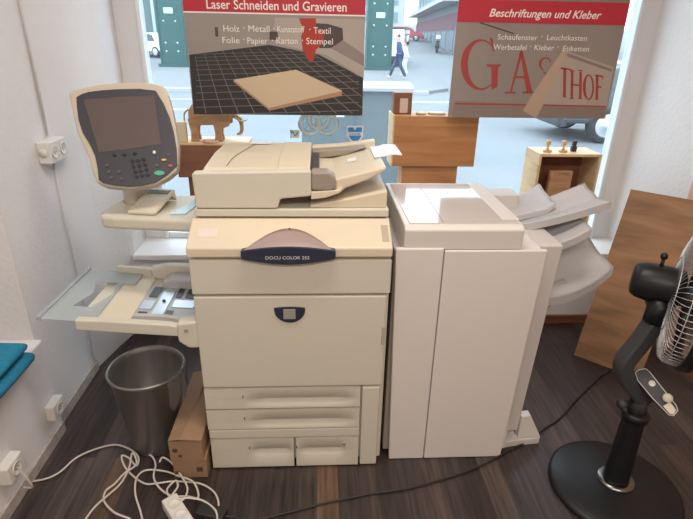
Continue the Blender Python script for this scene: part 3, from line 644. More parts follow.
# control box
q = [on_plane(x, y, (1.08, 1.30, .48), Vector((-.35, -.75, .56)).normalized()) for x, y in ((634.5, 372), (638.5, 369), (645.5, 368), (650, 372), (660, 385), (676.5, 405.5), (678.5, 411), (674, 416.5), (669, 415.5), (652, 398), (637, 380))]
cn = Vector((-.35, -.75, .56)).normalized()
bm = BM(); slab(bm, q, -cn * .035); cb = obj('control_box', bm, greyp, t, .004)
mid = sum(q, Vector()) / len(q); bm = BM(); tube(bm, [mid + (p - mid) * .97 + cn * .001 for p in q], .0016, 6, closed=True); obj('silver_outline', bm, mat('silver trim', (.6, .6, .57), .3), cb)
pc = on_plane(667, 398, q[0], cn); bm = BM(); lathe(bm, [(.015, 0), (.015, .010), (.011, .015), (0, .016)], pc, 24, cn); obj('knob', bm, mat('cream knob', (.62, .56, .46), .35), cb)
pc = on_plane(652, 383.5, q[0], cn); bm = BM(); lathe(bm, [(.010, 0), (.010, .002), (.0075, .003), (.007, .001), (0, .001)], pc, 24, cn); obj('dial', bm, mat('silver trim', (.6, .6, .57), .3), cb)
qq = [on_plane(x, y, q[0] + cn * .0008, cn) for x, y in ((670, 402), (676, 410), (673.5, 414.5), (669.5, 413.5), (663, 406))]
bm = BM(); slab(bm, qq, cn * .001); obj('label_panel', bm, mat('cream knob', (.62, .56, .46), .35), cb)
# motor and cage
ax = Vector((.83, -.53, -.05)).normalized(); cc = Vector((1.168, 1.335, .792))
m0 = at(634, 279, Y=1.40); m0 = cc - ax * .20 + Vector((0, 0, .022))
bm = BM(); lathe(bm, [(0, 0), (.035, .001), (.050, .008), (.058, .025), (.061, .05), (.062, .115), (.058, .14), (.04, .148), (0, .148)], m0, 36, ax); mo = obj('motor_housing', bm, blackp, t)
s0 = m0 + ax * .072; bm = BM(); tube(bm, [s0 + Vector((0, 0, .055)), s0 + Vector((0, 0, .085))], .0055, 10); lathe(bm, [(0, 0), (.010, .003), (.011, .014), (.006, .02), (0, .021)], s0 + Vector((0, 0, .083)), 16); obj('oscillation_knob', bm, blackp, mo)
bm = BM(); ctr = at(655, 318, Y=fy); tube(bm, [s0 + ax * .02 + Vector((0, 0, -.05)), ctr + Vector((.005, 0, .03)), ctr + Vector((-.005, 0, -.015))], .042, 16, r2=.03); obj('tilt_joint', bm, blackp, t)
e1 = ax.cross(Vector((0, 0, 1))).normalized(); e2 = e1.cross(ax).normalized(); RR = .215
def cg(r, h, a): return cc + ax * h + (e1 * math.cos(a) + e2 * math.sin(a)) * r
NW = 70
for nm, sgn in (('rear_guard', -1), ('front_guard', 1)):
    bm = BM()
    for k in range(NW):
        a = 2 * PI * k / NW
        tube(bm, [cg(r, sgn * h, a) for r, h in ((RR, .008), (RR - .004, .052), (RR - .014, .066), (RR - .05, .076), (.10, .084), (.05, .086))], (.0011), 5)
    for r, h in ((.05, .086), (.12, .083), (RR - .004, .052)): tube(bm, [cg(r, sgn * h, 2 * PI * i / 60) for i in range(60)], .0016, 5, closed=True)
    obj(nm, bm, wire, t)
bm = BM()
lathe(bm, [(RR - .003, -.016), (RR + .008, -.016), (RR + .011, 0), (RR + .008, .016), (RR - .003, .016), (RR - .003, -.016)], cc, 72, ax); obj('guard_ring', bm, blackp, t)
bm = BM(); lathe(bm, [(0, .084), (.05, .084), (.052, .092), (.03, .097), (0, .097)], cc, 32, ax); obj('hub_cap', bm, blackp, t)
bm = BM(); lathe(bm, [(0, -.06), (.03, -.055), (.036, .02), (.025, .04), (0, .045)], cc, 28, ax); obj('hub', bm, greyp, t)
bm = BM(); tube(bm, [cc - ax * .09, cc - ax * .05], .012, 10); obj('shaft', bm, chrome, t)
blade_m = mat('smoky blade plastic', (.05, .05, .055), .3)
for k in range(5):
    a0 = 2 * PI * k / 5; bm = BM(); T = []
    for i in range(9):
        r = .03 + (.185 - .03) * i / 8; row = []
        for j in range(9):
            v = j / 8; wd = (.35 + .55 * math.sin(PI * min(1, i / 8 * .62 + .1))) ; a = a0 + wd * (v - .5); hh = (.5 - v) * .05 * (1 - .3 * i / 8); row.append(cg(r, hh, a))
        T.append(row)
    up_ = [[bm.verts.new(p) for p in r] for r in T]; dn_ = [[bm.verts.new(p + ax * .002) for p in r] for r in T]
    for i in range(8):
        for j in range(8):
            for G in (up_, dn_): bm.faces.new((G[i][j], G[i][j + 1], G[i + 1][j + 1], G[i + 1][j])).smooth = True
        for j in (0, 8): bm.faces.new((up_[i][j], up_[i + 1][j], dn_[i + 1][j], dn_[i][j]))
    for j in range(8):
        for i in (0, 8): bm.faces.new((up_[i][j], up_[i][j + 1], dn_[i][j + 1], dn_[i][j]))
    obj('blade', bm, blade_m, t)

# ================================================================ WINDOW DISPLAY
pine = wood('pale pine', (.62, .44, .24), (.74, .56, .34), 3, (1.5, 1.5, 10), .5)
honey = wood('honey brown wood', (.40, .17, .06), (.52, .25, .10), 2.2, (1, 1, 9), .5)
redwood = wood('dark reddish wood', (.19, .075, .04), (.26, .11, .06), 2.5, (1, 1, 8), .5)
# left display crate on pedestal with elephant
t = thing('display_crate', (-.54, 2.68, SZ), 'reddish brown wooden display crate on the window sill behind the copier, carrying the elephant', 'crate')
bm = BM(); box(bm, -.715, -.36, 2.60, 2.775, .84, 1.004); obj('crate_body', bm, redwood, t, .003)
bm = BM(); box(bm, -.72, -.355, 2.595, 2.778, 1.004, 1.016); obj('top_board', bm, pine, t, .002)
bm = BM(); box(bm, -.675, -.40, 2.63, 2.77, SZ, .84); obj('pedestal', bm, redwood, t, .003)
# elephant cut from wood slices
def elephant():
    t = thing('wooden_elephant', (-.555, 2.68, 1.016), 'small slatted wooden elephant standing on the left display crate, below the poster', 'figurine')
    ew = wood('carved light wood', (.42, .22, .11), (.58, .34, .18), 6, (1, 1, 6), .5)
    s = 1.05; ox, oz = -.655, 1.016
    body = [(0, .10), (.002, .135), (.02, .165), (.06, .178), (.11, .172), (.15, .165), (.175, .17), (.20, .16), (.215, .135), (.215, .11), (.19, .095), (.155, .09), (.12, .072), (.05, .07), (.02, .078)]
    bm = BM()
    for k in range(7):
        y = 2.640 + k * .0125; sc_ = 1 - .10 * abs(k - 3) / 3
        cx_ = .10; cz_ = .12
        prof_y(bm, [(ox + (cx_ + (x - cx_) * sc_) * s, oz + (cz_ + (z - cz_) * sc_) * s) for x, z in body], y, y + .009)
    box(bm, ox + .05, ox + .15, 2.645, 2.72, oz + .10, oz + .14); obj('body', bm, ew, t, .001)
    for (x, y) in ((.022, 2.642), (.022, 2.702), (.135, 2.642), (.135, 2.702)):
        bm = BM(); prof_y(bm, [(ox + (x - .012) * s, oz), (ox + (x + .026) * s, oz), (ox + (x + .020) * s, oz + .035), (ox + (x + .028) * s, oz + .095), (ox + (x - .020) * s, oz + .11), (ox + (x - .008) * s, oz + .04)], y, y + .02); obj('leg', bm, ew, t, .003)
    tr_ = smooth_path([(ox + .215 * s, 2.68, oz + .125), (ox + .245 * s, 2.68, oz + .10), (ox + .250 * s, 2.68, oz + .06), (ox + .242 * s, 2.68, oz + .035), (ox + .225 * s, 2.68, oz + .032)], 5)
    bm = BM(); tube(bm, tr_, .014, 10, r2=.006); obj('trunk', bm, ew, t)
    for y in (2.668, 2.692):
        bm = BM(); tube(bm, smooth_path([(ox + .222 * s, y, oz + .115), (ox + .25 * s, y, oz + .098), (ox + .278 * s, y, oz + .102)], 4), .005, 8, r2=.0015); obj('tusk', bm, mat('cream tusk', (.75, .65, .5), .5), t)
    for y in (2.625, 2.728):
        bm = BM(); prof_y(bm, [(ox + .16 * s, oz + .15), (ox + .205 * s, oz + .14), (ox + .20 * s, oz + .08), (ox + .175 * s, oz + .07), (ox + .155 * s, oz + .10)], y, y + .006); obj('ear', bm, ew, t)
    bm = BM(); tube(bm, smooth_path([(ox + .005, 2.68, oz + .15), (ox - .018, 2.68, oz + .13), (ox - .022, 2.68, oz + .08)], 4), .005, 8, r2=.003); obj('tail', bm, ew, t)
elephant()
t = thing('picture_block', (-.67, 2.63, 1.016), 'small cream wooden block standing left of the elephant', 'block')
bm = BM(); box(bm, -.708, -.655, 2.605, 2.632, 1.016, 1.115); o = obj('block', bm, pine, t, .002)
bm = BM(); box(bm, -.703, -.662, 2.603, 2.6055, 1.022, 1.108); obj('front_card', bm, mat('cream card', (.62, .55, .40), .6), t)
bm = BM(); lathe(bm, [(.042, 0), (.043, .004), (.042, .008), (0, .009)], (-.545, 2.63, 1.0165), 32); tag(obj('wood_slice', bm, mat('slice wood', (.6, .35, .22), .5)), 'thin oval wood slice lying between the feet of the wooden elephant', 'wood slice')
# middle crate on a narrower pedestal
t = thing('display_crate', (.585, 2.68, SZ), 'honey brown wooden display crate on narrower pedestal, under the right poster', 'crate')
bm = BM(); box(bm, .372, .800, 2.60, 2.775, .905, 1.158); o = obj('crate_body', bm, honey, t, .003)
bm = BM(); box(bm, .366, .374, 2.60, 2.775, .903, 1.16); obj('side_edge', bm, pine, t)
bm = BM(); box(bm, .43, .724, 2.63, 2.77, SZ, .905); obj('pedestal', bm, honey, t, .003)
t = thing('small_wooden_box', (.42, 2.70, 1.158), 'small reddish brown box standing on the left end of the middle crate', 'box')
bm = BM(); box(bm, .374, .466, 2.66, 2.74, 1.158, 1.262); obj('carton', bm, redwood, t, .002)
bm = BM(); box(bm, .405, .445, 2.658, 2.661, 1.165, 1.235); obj('front_card', bm, mat('pinkish card', (.62, .48, .42), .6), t)
for i, (x, y, r, lb) in enumerate(((.515, 2.66, .026, 'small round wood slice on the middle crate, next to the brown box'), (.60, 2.68, .045, 'larger round wood slice on the middle crate, under the right poster'))):
    bm = BM(); lathe(bm, [(r, 0), (r, .008), (0, .009)], (x, y, 1.1585), 28); tag(obj('wood_slice', bm, mat('slice wood pale', (.55, .42, .27), .5)), lb, 'wood slice')
# stamp crate
t = thing('stamp_crate', (1.28, 2.65, SZ), 'tall open-fronted pine crate on the window sill, carrying three stamps', 'crate')
a0, a1, b0, b1, zt = 1.118, 1.445, 2.55, 2.735, .985
bm = BM(); box(bm, a0, a0 + .014, b0, b1, SZ, zt); obj('side_panel', bm, pine, t, .001)
bm = BM(); box(bm, a1 - .014, a1, b0, b1, SZ, zt); obj('side_panel', bm, pine, t, .001)
bm = BM(); box(bm, a0 + .0142, a1 - .0142, b0, b1, zt - .014, zt); obj('top_panel', bm, pine, t, .001)
bm = BM(); box(bm, a0 + .0142, a1 - .0142, b0, b1, SZ, SZ + .014); obj('bottom_panel', bm, pine, t, .001)
bm = BM(); box(bm, a0 + .0142, a1 - .0142, b1 - .012, b1, SZ + .0142, zt - .0142); obj('back_panel', bm, redwood, t)
bm = BM(); box(bm, a0 + .0142, a1 - .0142, b0 + .03, b1 - .014, .715, .727); obj('shelf', bm, redwood, t)
lw = wood('engraved light wood', (.40, .22, .11), (.52, .31, .17), 4, (1, 1, 6), .6)
t = thing('engraved_block', (1.29, 2.62, .727), 'square engraved wooden block inside the pine crate', 'block')
bm = BM(); box(bm, 1.215, 1.335, 2.60, 2.63, .727, .885); o = obj('block', bm, lw, t, .003)
text('engraved_lettering', 'STEMPEL', mat('burnt wood', (.12, .05, .02), .8), o, (1.232, 2.5993, .862), .022, fit=.09)
def stamp(x, y, m, label):
    t = thing('rubber_stamp', (x, y, zt), label, 'stamp')
    bm = BM(); box(bm, x - .02, x + .02, y - .012, y + .012, zt + .0005, zt + .012); obj('stamp_foot', bm, m, t, .002)
    bm = BM(); lathe(bm, [(.010, .012), (.006, .02), (.0055, .032), (.011, .04), (.013, .050), (.009, .060), (0, .063)], (x, y, zt), 20); obj('handle', bm, m, t)
sw = mat('turned beech', (.62, .40, .22), .4)
stamp(1.175, 2.60, sw, 'leftmost of the two beech rubber stamps on the pine crate')
stamp(1.258, 2.60, sw, 'beech rubber stamp in the middle of the row, beside the black one')
t = thing('rubber_stamp', (1.322, 2.62, zt), 'black self-inking rubber stamp on the pine crate', 'stamp')
bm = BM(); box(bm, 1.309, 1.335, 2.607, 2.633, zt + .0005, zt + .03); obj('stamp_foot', bm, dark_p, t, .004)
bm = BM(); box(bm, 1.312, 1.332, 2.61, 2.63, zt + .03, zt + .058); obj('handle', bm, dark_p, t, .005)

# ---------------------------------------------------------------- posters hanging in front of the window
PY = 2.50
red = mat('poster red', (.46, .022, .045), .5); ptext = mat('poster white print', (.82, .78, .76), .5)
def pt(x, y, d=0): return at(x, y, Y=PY - d)
def flat(bm, pts, d, mi=0):
    """a printed patch, a hair in front of the sheet"""
    vs = [bm.verts.new(Vector((q.x, PY - d, q.z))) for q in (at(x, y, Y=PY) for x, y in pts)]; bm.faces.new(vs).material_index = mi
def poster(x0, x1, z0, z1, label, base_mat):
    t = thing('hanging_poster', ((x0 + x1) / 2, PY, z0), label, 'poster')
    bm = BM(); box(bm, x0, x1, PY, PY + .003, z0, z1); obj('poster_sheet', bm, base_mat, t)
    bm = BM(); tube(bm, [(x0 - .01, PY + .0015, z1), (x1 + .01, PY + .0015, z1)], .008, 12); obj('top_rail', bm, chrome, t)
    for x in (x0 + .1, x1 - .1):
        bm = BM(); tube(bm, [(x, PY + .0015, z1), (x, PY + .0015, TOP)], .0012, 6); obj('hanging_wire', bm, chrome, t)
    return t
x0, x1 = -.586, .204
t = poster(x0, x1, 1.170, 2.05, 'red topped poster about laser cutting, hanging left in the window', mat('poster grey', (.30, .27, .245), .5, noise=.12, scale=3))
bm = BM(); box(bm, x0, x1, PY - .0012, PY - .0004, 1.602, 1.85); obj('red_band', bm, red, t)
bm = BM(); box(bm, x0, x1, PY - .0014, PY - .0004, 1.596, 1.602); obj('white_rule', bm, ptext, t)
pm = [mat('photo pale grey', (.40, .35, .31), .5, noise=.1, scale=4), mat('photo black mesh', (.030, .028, .028), .5), mat('photo mesh lines', (.20, .17, .15), .5), mat('photo ply top', (.60, .47, .32), .5, noise=.08, scale=5), mat('photo ply edge', (.42, .24, .15), .5), mat('photo laser red', (.38, .035, .02), .5), mat('photo rail grey', (.26, .21, .19), .5), mat('photo dark', (.07, .05, .05), .5)]
bm = BM()
k3 = lambda pts: [(160 + x / 3.013, y / 3.013) for x, y in pts]     # survey of the poster print
flat(bm, k3([(345, 53), (617, 58), (614, 235), (500, 165), (345, 130)]), .0006, 0)
flat(bm, k3([(88, 165), (330, 135), (480, 165), (612, 235), (609, 348), (102, 344)]), .0008, 1)
flat(bm, k3([(520, 100), (616, 165), (615, 200), (505, 140)]), .0009, 6)
flat(bm, k3([(165, 82), (174, 82), (176, 110), (167, 110)]), .0010, 7)
flat(bm, k3([(330, 95), (355, 95), (355, 120), (330, 120)]), .0010, 7)
flat(bm, k3([(470, 70), (505, 72), (550, 85), (552, 120), (515, 145), (480, 145), (465, 110)]), .0010, 7)
flat(bm, k3([(418, 55), (470, 55), (470, 88), (500, 90), (490, 130), (470, 150), (462, 185), (450, 185), (430, 150), (425, 110), (432, 88)]), .0012, 5)
# mesh lines: two families running over the honeycomb bed
def inside(x, y):
    poly = [(88, 165), (330, 135), (480, 165), (612, 235), (609, 348), (102, 344)]; c = False; j = 5
    for i in range(6):
        xi, yi = poly[i]; xj, yj = poly[j]
        if (yi > y) != (yj > y) and x < (xj - xi) * (y - yi) / (yj - yi) + xi: c = not c
        j = i
    return c
def line(x0_, y0_, x1_, y1_, w0, w1):
    N_ = 26; seg_ = []
    for i in range(N_):
        ta, tb = i / N_, (i + 1) / N_; xa, ya = x0_ + (x1_ - x0_) * ta, y0_ + (y1_ - y0_) * ta; xb, yb2 = x0_ + (x1_ - x0_) * tb, y0_ + (y1_ - y0_) * tb
        if inside(xa, ya) and inside(xb, yb2):
            dx_, dy_ = xb - xa, yb2 - ya; l_ = math.hypot(dx_, dy_); nx_, ny_ = -dy_ / l_, dx_ / l_; wa = w0 + (w1 - w0) * ta; wb = w0 + (w1 - w0) * tb
            flat(bm, k3([(xa - nx_ * wa, ya - ny_ * wa), (xa + nx_ * wa, ya + ny_ * wa), (xb + nx_ * wb, yb2 + ny_ * wb), (xb - nx_ * wb, yb2 - ny_ * wb)]), .0010, 2)
for i in range(-8, 16): line(150 + i * 26, 128, 300 + i * 50 - 60, 350, .5, 1.4)
for i in range(16):
    y_ = 158 + i * 9 + i * i * .7; line(88, y_ + 6, 620, y_ - 10, .5 + i * .05, .5 + i * .05)
flat(bm, k3([(222, 240), (410, 210), (548, 272), (548, 288), (330, 333), (222, 247)]), .0013, 4)
flat(bm, k3([(222, 240), (410, 210), (548, 274), (328, 325)]), .0015, 3)
obj('printed_picture', bm, pm, t)
def ptx(s, x, y, x2, size, par, m=ptext, sh=0, bold=0, nm='lettering'):
    a = at(x, y, Y=PY); b = at(x2, y, Y=PY)
    return text(nm, s, m, par, (a.x, PY - .0022, a.z), size, shear=sh, fit=b.x - a.x, bold=bold)
ptx('Laser Schneiden und Gravieren', 206, 8.5, 346, .052, t, bold=.0006)
for s, x, y, x2 in (('Holz', 223, 31.5, 239, ), ('Metall', 248, 31.5, 269), ('Kunststoff', 277, 32, 304), ('Textil', 313.5, 33.5, 330.5), ('Folie', 222, 43, 239), ('Papier', 247, 43.5, 267), ('Karton', 276, 43.5, 297), ('Stempel', 306, 44, 332.5)): ptx(s, x, y, x2, .037, t)
for x, y in ((243, 28.5), (273, 29), (309, 30), (243, 40), (271.5, 41), (301.5, 41)): ptx('.', x, y, x + 1, .05, t)
x0, x1 = .615, 1.390
t = poster(x0, x1, 1.172, 2.05, 'red topped poster with GASTHOF lettering, hanging right in the window', mat('poster brown grey', (.27, .235, .22), .5, noise=.18, scale=6, stretch=(1.2, 1, .35)))
bm = BM()
k5 = lambda pts: [(400 + x / 2.365, y / 2.365) for x, y in pts]
pm2 = [mat('photo cream sign', (.40, .34, .30), .5), mat('photo tan strip', (.44, .33, .25), .5, noise=.08, scale=10), mat('photo letter red', (.34, .055, .045), .5), mat('photo dark', (.07, .05, .05), .5), mat('photo grey brown', (.24, .19, .17), .5)]
flat(bm, k5([(130, 238), (300, 246), (486, 252), (484, 281), (122, 277)]), .0005, 4)
flat(bm, k5([(385, 116), (397, 122), (505, 158), (490, 251), (330, 246)]), .0006, 0)
flat(bm, k5([(385, 118), (397, 126), (502, 164), (501, 170), (396, 134)]), .0009, 4)
flat(bm, k5([(130, 243), (486, 250), (486, 253), (130, 247)]), .0010, 2)
flat(bm, k5([(190, 52), (270, 78), (268, 81), (188, 55)]), .0010, 3)
flat(bm, k5([(290, 262), (318, 215), (385, 118), (396, 125), (360, 205), (322, 280)]), .0016, 1)
# serif capitals G A S T H O F laid out stroke by stroke
def arcp(cx_, cy_, rx, ry, a0_, a1_, w0, w1, n_=22, d=.0012):
    """a curved stroke, thick in the middle"""
    prev_ = None
    for i in range(n_ + 1):
        t_ = i / n_; a = math.radians(a0_ + (a1_ - a0_) * t_); w_ = w0 + (w1 - w0) * math.sin(PI * t_)
        o_ = (cx_ + (rx + w_ / 2) * math.cos(a), cy_ - (ry + w_ / 4) * math.sin(a)); i_ = (cx_ + (rx - w_ / 2) * math.cos(a), cy_ - (ry - w_ / 4) * math.sin(a))
        if prev_: flat(bm, k5([prev_[0], o_, i_, prev_[1]]), d, 2)
        prev_ = (o_, i_)
def stk(pts, d=.0013): flat(bm, k5(pts), d, 2)
arcp(192, 153, 40, 58, 50, 310, 3, 17); stk([(212, 90), (219, 90), (222, 122), (219, 122)])
stk([(205, 152), (238, 152), (238, 157), (232, 159), (230, 206), (216, 212), (216, 159), (205, 157)])
stk([(284, 120), (290, 120), (313, 218), (299, 218)]); stk([(284, 120), (288, 132), (264, 217), (260, 217)]); stk([(272, 180), (300, 180), (301, 185), (271, 185)], .0015); stk([(247, 217), (273, 217), (273, 221), (247, 221)]); stk([(290, 217), (318, 217), (318, 221), (290, 221)])
arcp(344, 152, 13, 15, 20, 250, 3, 7, 14); arcp(336, 188, 14, 18, -80, 80, 3, 8, 14)
stk([(377, 158), (404, 163), (404, 172), (401, 166), (379, 163)]); stk([(386, 162), (393, 163), (392, 231), (385, 230)])
stk([(404, 166), (410, 167), (409, 233), (403, 232)]); stk([(424, 170), (430, 171), (429, 234), (423, 234)]); stk([(408, 198), (425, 200), (425, 204), (408, 202)])
for xx in (401, 421): stk([(xx + .5, 165), (xx + 10.5, 166.5), (xx + 10.5, 169), (xx + .5, 167.5)], .0015); stk([(xx - .5, 231.5), (xx + 9.5, 232.5), (xx + 9.5, 235), (xx - .5, 234)], .0015)
arcp(446, 206, 10.5, 29, 0, 360, 4, 7, 26)
stk([(463, 178), (469, 178), (468, 236), (462, 236)]); stk([(461, 176), (481, 179), (480, 190), (477, 182), (461, 180)]); stk([(467, 203), (476, 204), (476, 208), (467, 207)])
obj('printed_picture', bm, pm2, t)
bm = BM(); box(bm, x0, x1, PY - .0018, PY - .0004, 1.583, 1.674); obj('red_band', bm, red, t)
bm = BM(); box(bm, x0, x1, PY - .0018, PY - .0004, 1.674, 2.0); obj('upper_print', bm, pm2[4], t)
ptx('Beschriftungen und Kleber', 488.5, 16.5, 600.5, .046, t, sh=.25, bold=.0006)
for s, x, y, x2 in (('Schaufenster', 497, 39.5, 537), ('Leuchtkasten', 546, 40, 586), ('Werbetafel', 493, 49.5, 526), ('Kleber', 533.5, 50, 553), ('Etiketten', 562, 51, 588)): ptx(s, x, y, x2, .033, t)
for x, y in ((541, 37), (529.5, 47), (557, 47.5)): ptx('.', x, y, x + 1, .045, t)

# stickers on the pane
GS = GY + .0015
def gp(x, y, d=0):
    q = at(x, y, Y=GS - d); return (q.x, GS - d, q.z)
t = thing('shield_sticker', gp(355, 142), 'blue and white shield sticker on the window pane above the copier', 'sticker')
bm = BM(); slab(bm, [gp(*q_) for q_ in ((346.5, 126), (363.5, 126), (363, 136), (360, 141), (355, 143.5), (350, 141), (347, 136))], (0, .001, 0)); obj('shield', bm, ptext, t)
bm = BM(); slab(bm, [gp(*q_, .0006) for q_ in ((348, 127.5), (353, 127.5), (355, 130.5), (357, 127.5), (362, 127.5), (362, 132), (348, 132))], (0, .0004, 0)); slab(bm, [gp(*q_, .0006) for q_ in ((348.6, 135.5), (361.6, 135.5), (359, 140), (355, 142), (351.5, 140))], (0, .0004, 0)); obj('shield_field', bm, mat('sticker blue', (.05, .25, .62), .5), t)
text('lettering', 'VKMB', mat('sticker blue', (.05, .25, .62), .5), t, (gp(349, 135)[0], GS - .001, gp(349, 135)[2]), .018, fit=.06)
t = thing('ring_sticker', gp(318, 136), 'pale sticker of interlaced rings on the window pane under the left poster', 'sticker')
pale = mat('pale mint print', (.72, .82, .80), .5)
bm = BM()
for (x, y) in ((310, 124), (327, 124), (318.5, 119)):
    c = Vector(gp(x, y)); tube(bm, [c + Vector((0.052 * math.cos(2 * PI * i / 32), 0, .050 * math.sin(2 * PI * i / 32))) for i in range(32)], .012, 4, closed=True)
for v in bm.verts: v.co.y = GS - .001 + (v.co.y - GS) * .05
obj('rings', bm, pale, t)
t = thing('green_sticker', gp(295, 137), 'small green and white sticker on the pane, left of the ring sticker', 'sticker')
bm = BM(); slab(bm, [gp(*q_) for q_ in ((290, 130), (299.5, 130), (299.5, 138), (290, 138))], (0, .001, 0)); obj('backing', bm, ptext, t)
bm = BM(); tube(bm, smooth_path([gp(291, 134, .001), gp(293, 131.5, .001), (gp(295, 136, .001)), gp(298, 132, .001)], 5), .003, 5); obj('squiggle', bm, mat('leaf green print', (.12, .35, .2), .6), t)

# ================================================================ STREET
SG = -.25
asph = mat('pale blue-grey asphalt', (.165, .185, .20), .8, noise=.12, scale=1.2); pave = mat('grey pavement', (.18, .195, .205), .8, noise=.08, scale=1.5)  # road in pale blue-grey with slight mottling
bm = BM(); box(bm, -60, 60, 2.9, 7.0, SG - .2, SG + .1); struct('sidewalk_near', bm, pave)
def zroad(y): return SG if y < 32 else SG + (y - 32) * .042
bm = BM()
prof_x(bm, [(7, SG - .3), (7, SG), (32, SG), (140, zroad(140)), (140, SG - .3)], -70, 70); struct('street', bm, asph)
bm = BM(); box(bm, -60, 4.6, 17.3, 32, SG, SG + .0); bm.free()
bm = BM(); prof_z(bm, [(-60, 17.8), (3.6, 17.8), (4.6, 19), (4.6, 31.8), (-60, 31.8)], SG + .001, SG + .10); struct('sidewalk_far', bm, pave)
bm = BM(); prof_z(bm, [(-60, 17.45), (3.6, 17.45), (3.6, 17.79), (-60, 17.79)], SG + .002, SG + .11); struct('kerb', bm, mat('pale kerb stone', (.34, .35, .35), .7))
linem = mat('road paint', (.36, .37, .38), .6)
for i, (a_, b__, c_, d__) in enumerate(((-40, 2.2, 13.2, 13.5), (-40, 2.2, 15.4, 15.6), (2.4, 30, 15.4, 15.75))):
    bm = BM(); box(bm, a_, b__, c_, d__, SG + .001, SG + .006); struct('road_line', bm, linem)
# steel columns of the arcade
teal = mat('teal painted steel', (.012, .075, .07), .5)
for (xa, xb, lab) in ((-8.02, -6.93, 'teal riveted steel column left of the laser poster'), (2.55, 3.70, 'teal riveted steel column between the two posters')):
    t = thing('steel_column', ((xa + xb) / 2, 29, SG + .1), lab, 'column', 'teal columns across the street')
    bm = BM(); box(bm, xa, xb, 28.7, 29.6, SG + .101, 9); box(bm, xa - .08, xa, 28.65, 29.65, SG + .101, 9); box(bm, xb, xb + .08, 28.65, 29.65, SG + .101, 9); obj('shaft', bm, teal, t)
    bm = BM(); box(bm, xa - .18, xb + .18, 28.5, 29.8, SG + .101, SG + .25); obj('foot_plate', bm, teal, t)
    bm = BM()
    for z in (.6, 1.0, 2.0, 3.0):
        for x in (xa + .25, xb - .25): lathe(bm, [(.05, 0), (.03, .03), (0, .035)], (x, 28.7, z), 8, (0, -1, 0))
    obj('rivet', bm, mat('pale rivet', (.5, .6, .6), .5), t)
    bm = BM(); box(bm, (xa + xb) / 2 - .22, (xa + xb) / 2 + .22, 28.67, 28.7, 2.35, 2.6); obj('sign_plate', bm, mat('light blue plate', (.45, .8, .9), .5), t)
# utility cabinet just outside
t = thing('utility_cabinet', (.36, 5.3, SG + .1), 'grey street cabinet on the pavement just outside the window', 'cabinet')
cabm = mat('blue grey cabinet paint', (.13, .165, .18), .6, noise=.06, scale=3)
bm = BM(); box(bm, -.17, .86, 5.05, 5.5, SG + .1, 1.04); obj('body', bm, cabm, t, .01)
bm = BM(); prof_x(bm, [(5.0, 1.04), (5.0, 1.075), (5.27, 1.11), (5.55, 1.075), (5.55, 1.04)], -.20, .89); obj('roof', bm, mat('pale cabinet roof', (.38, .40, .41), .5), t, .006)
bm = BM(); box(bm, .34, .346, 5.043, 5.052, SG + .2, 1.0); box(bm, -.1, -.05, 5.04, 5.052, .3, .5); obj('door_seam', bm, mat('cabinet dark', (.1, .12, .13), .6), t)
bm = BM(); box(bm, .08, .24, 5.044, 5.051, .80, .90); obj('notice', bm, paper, t)

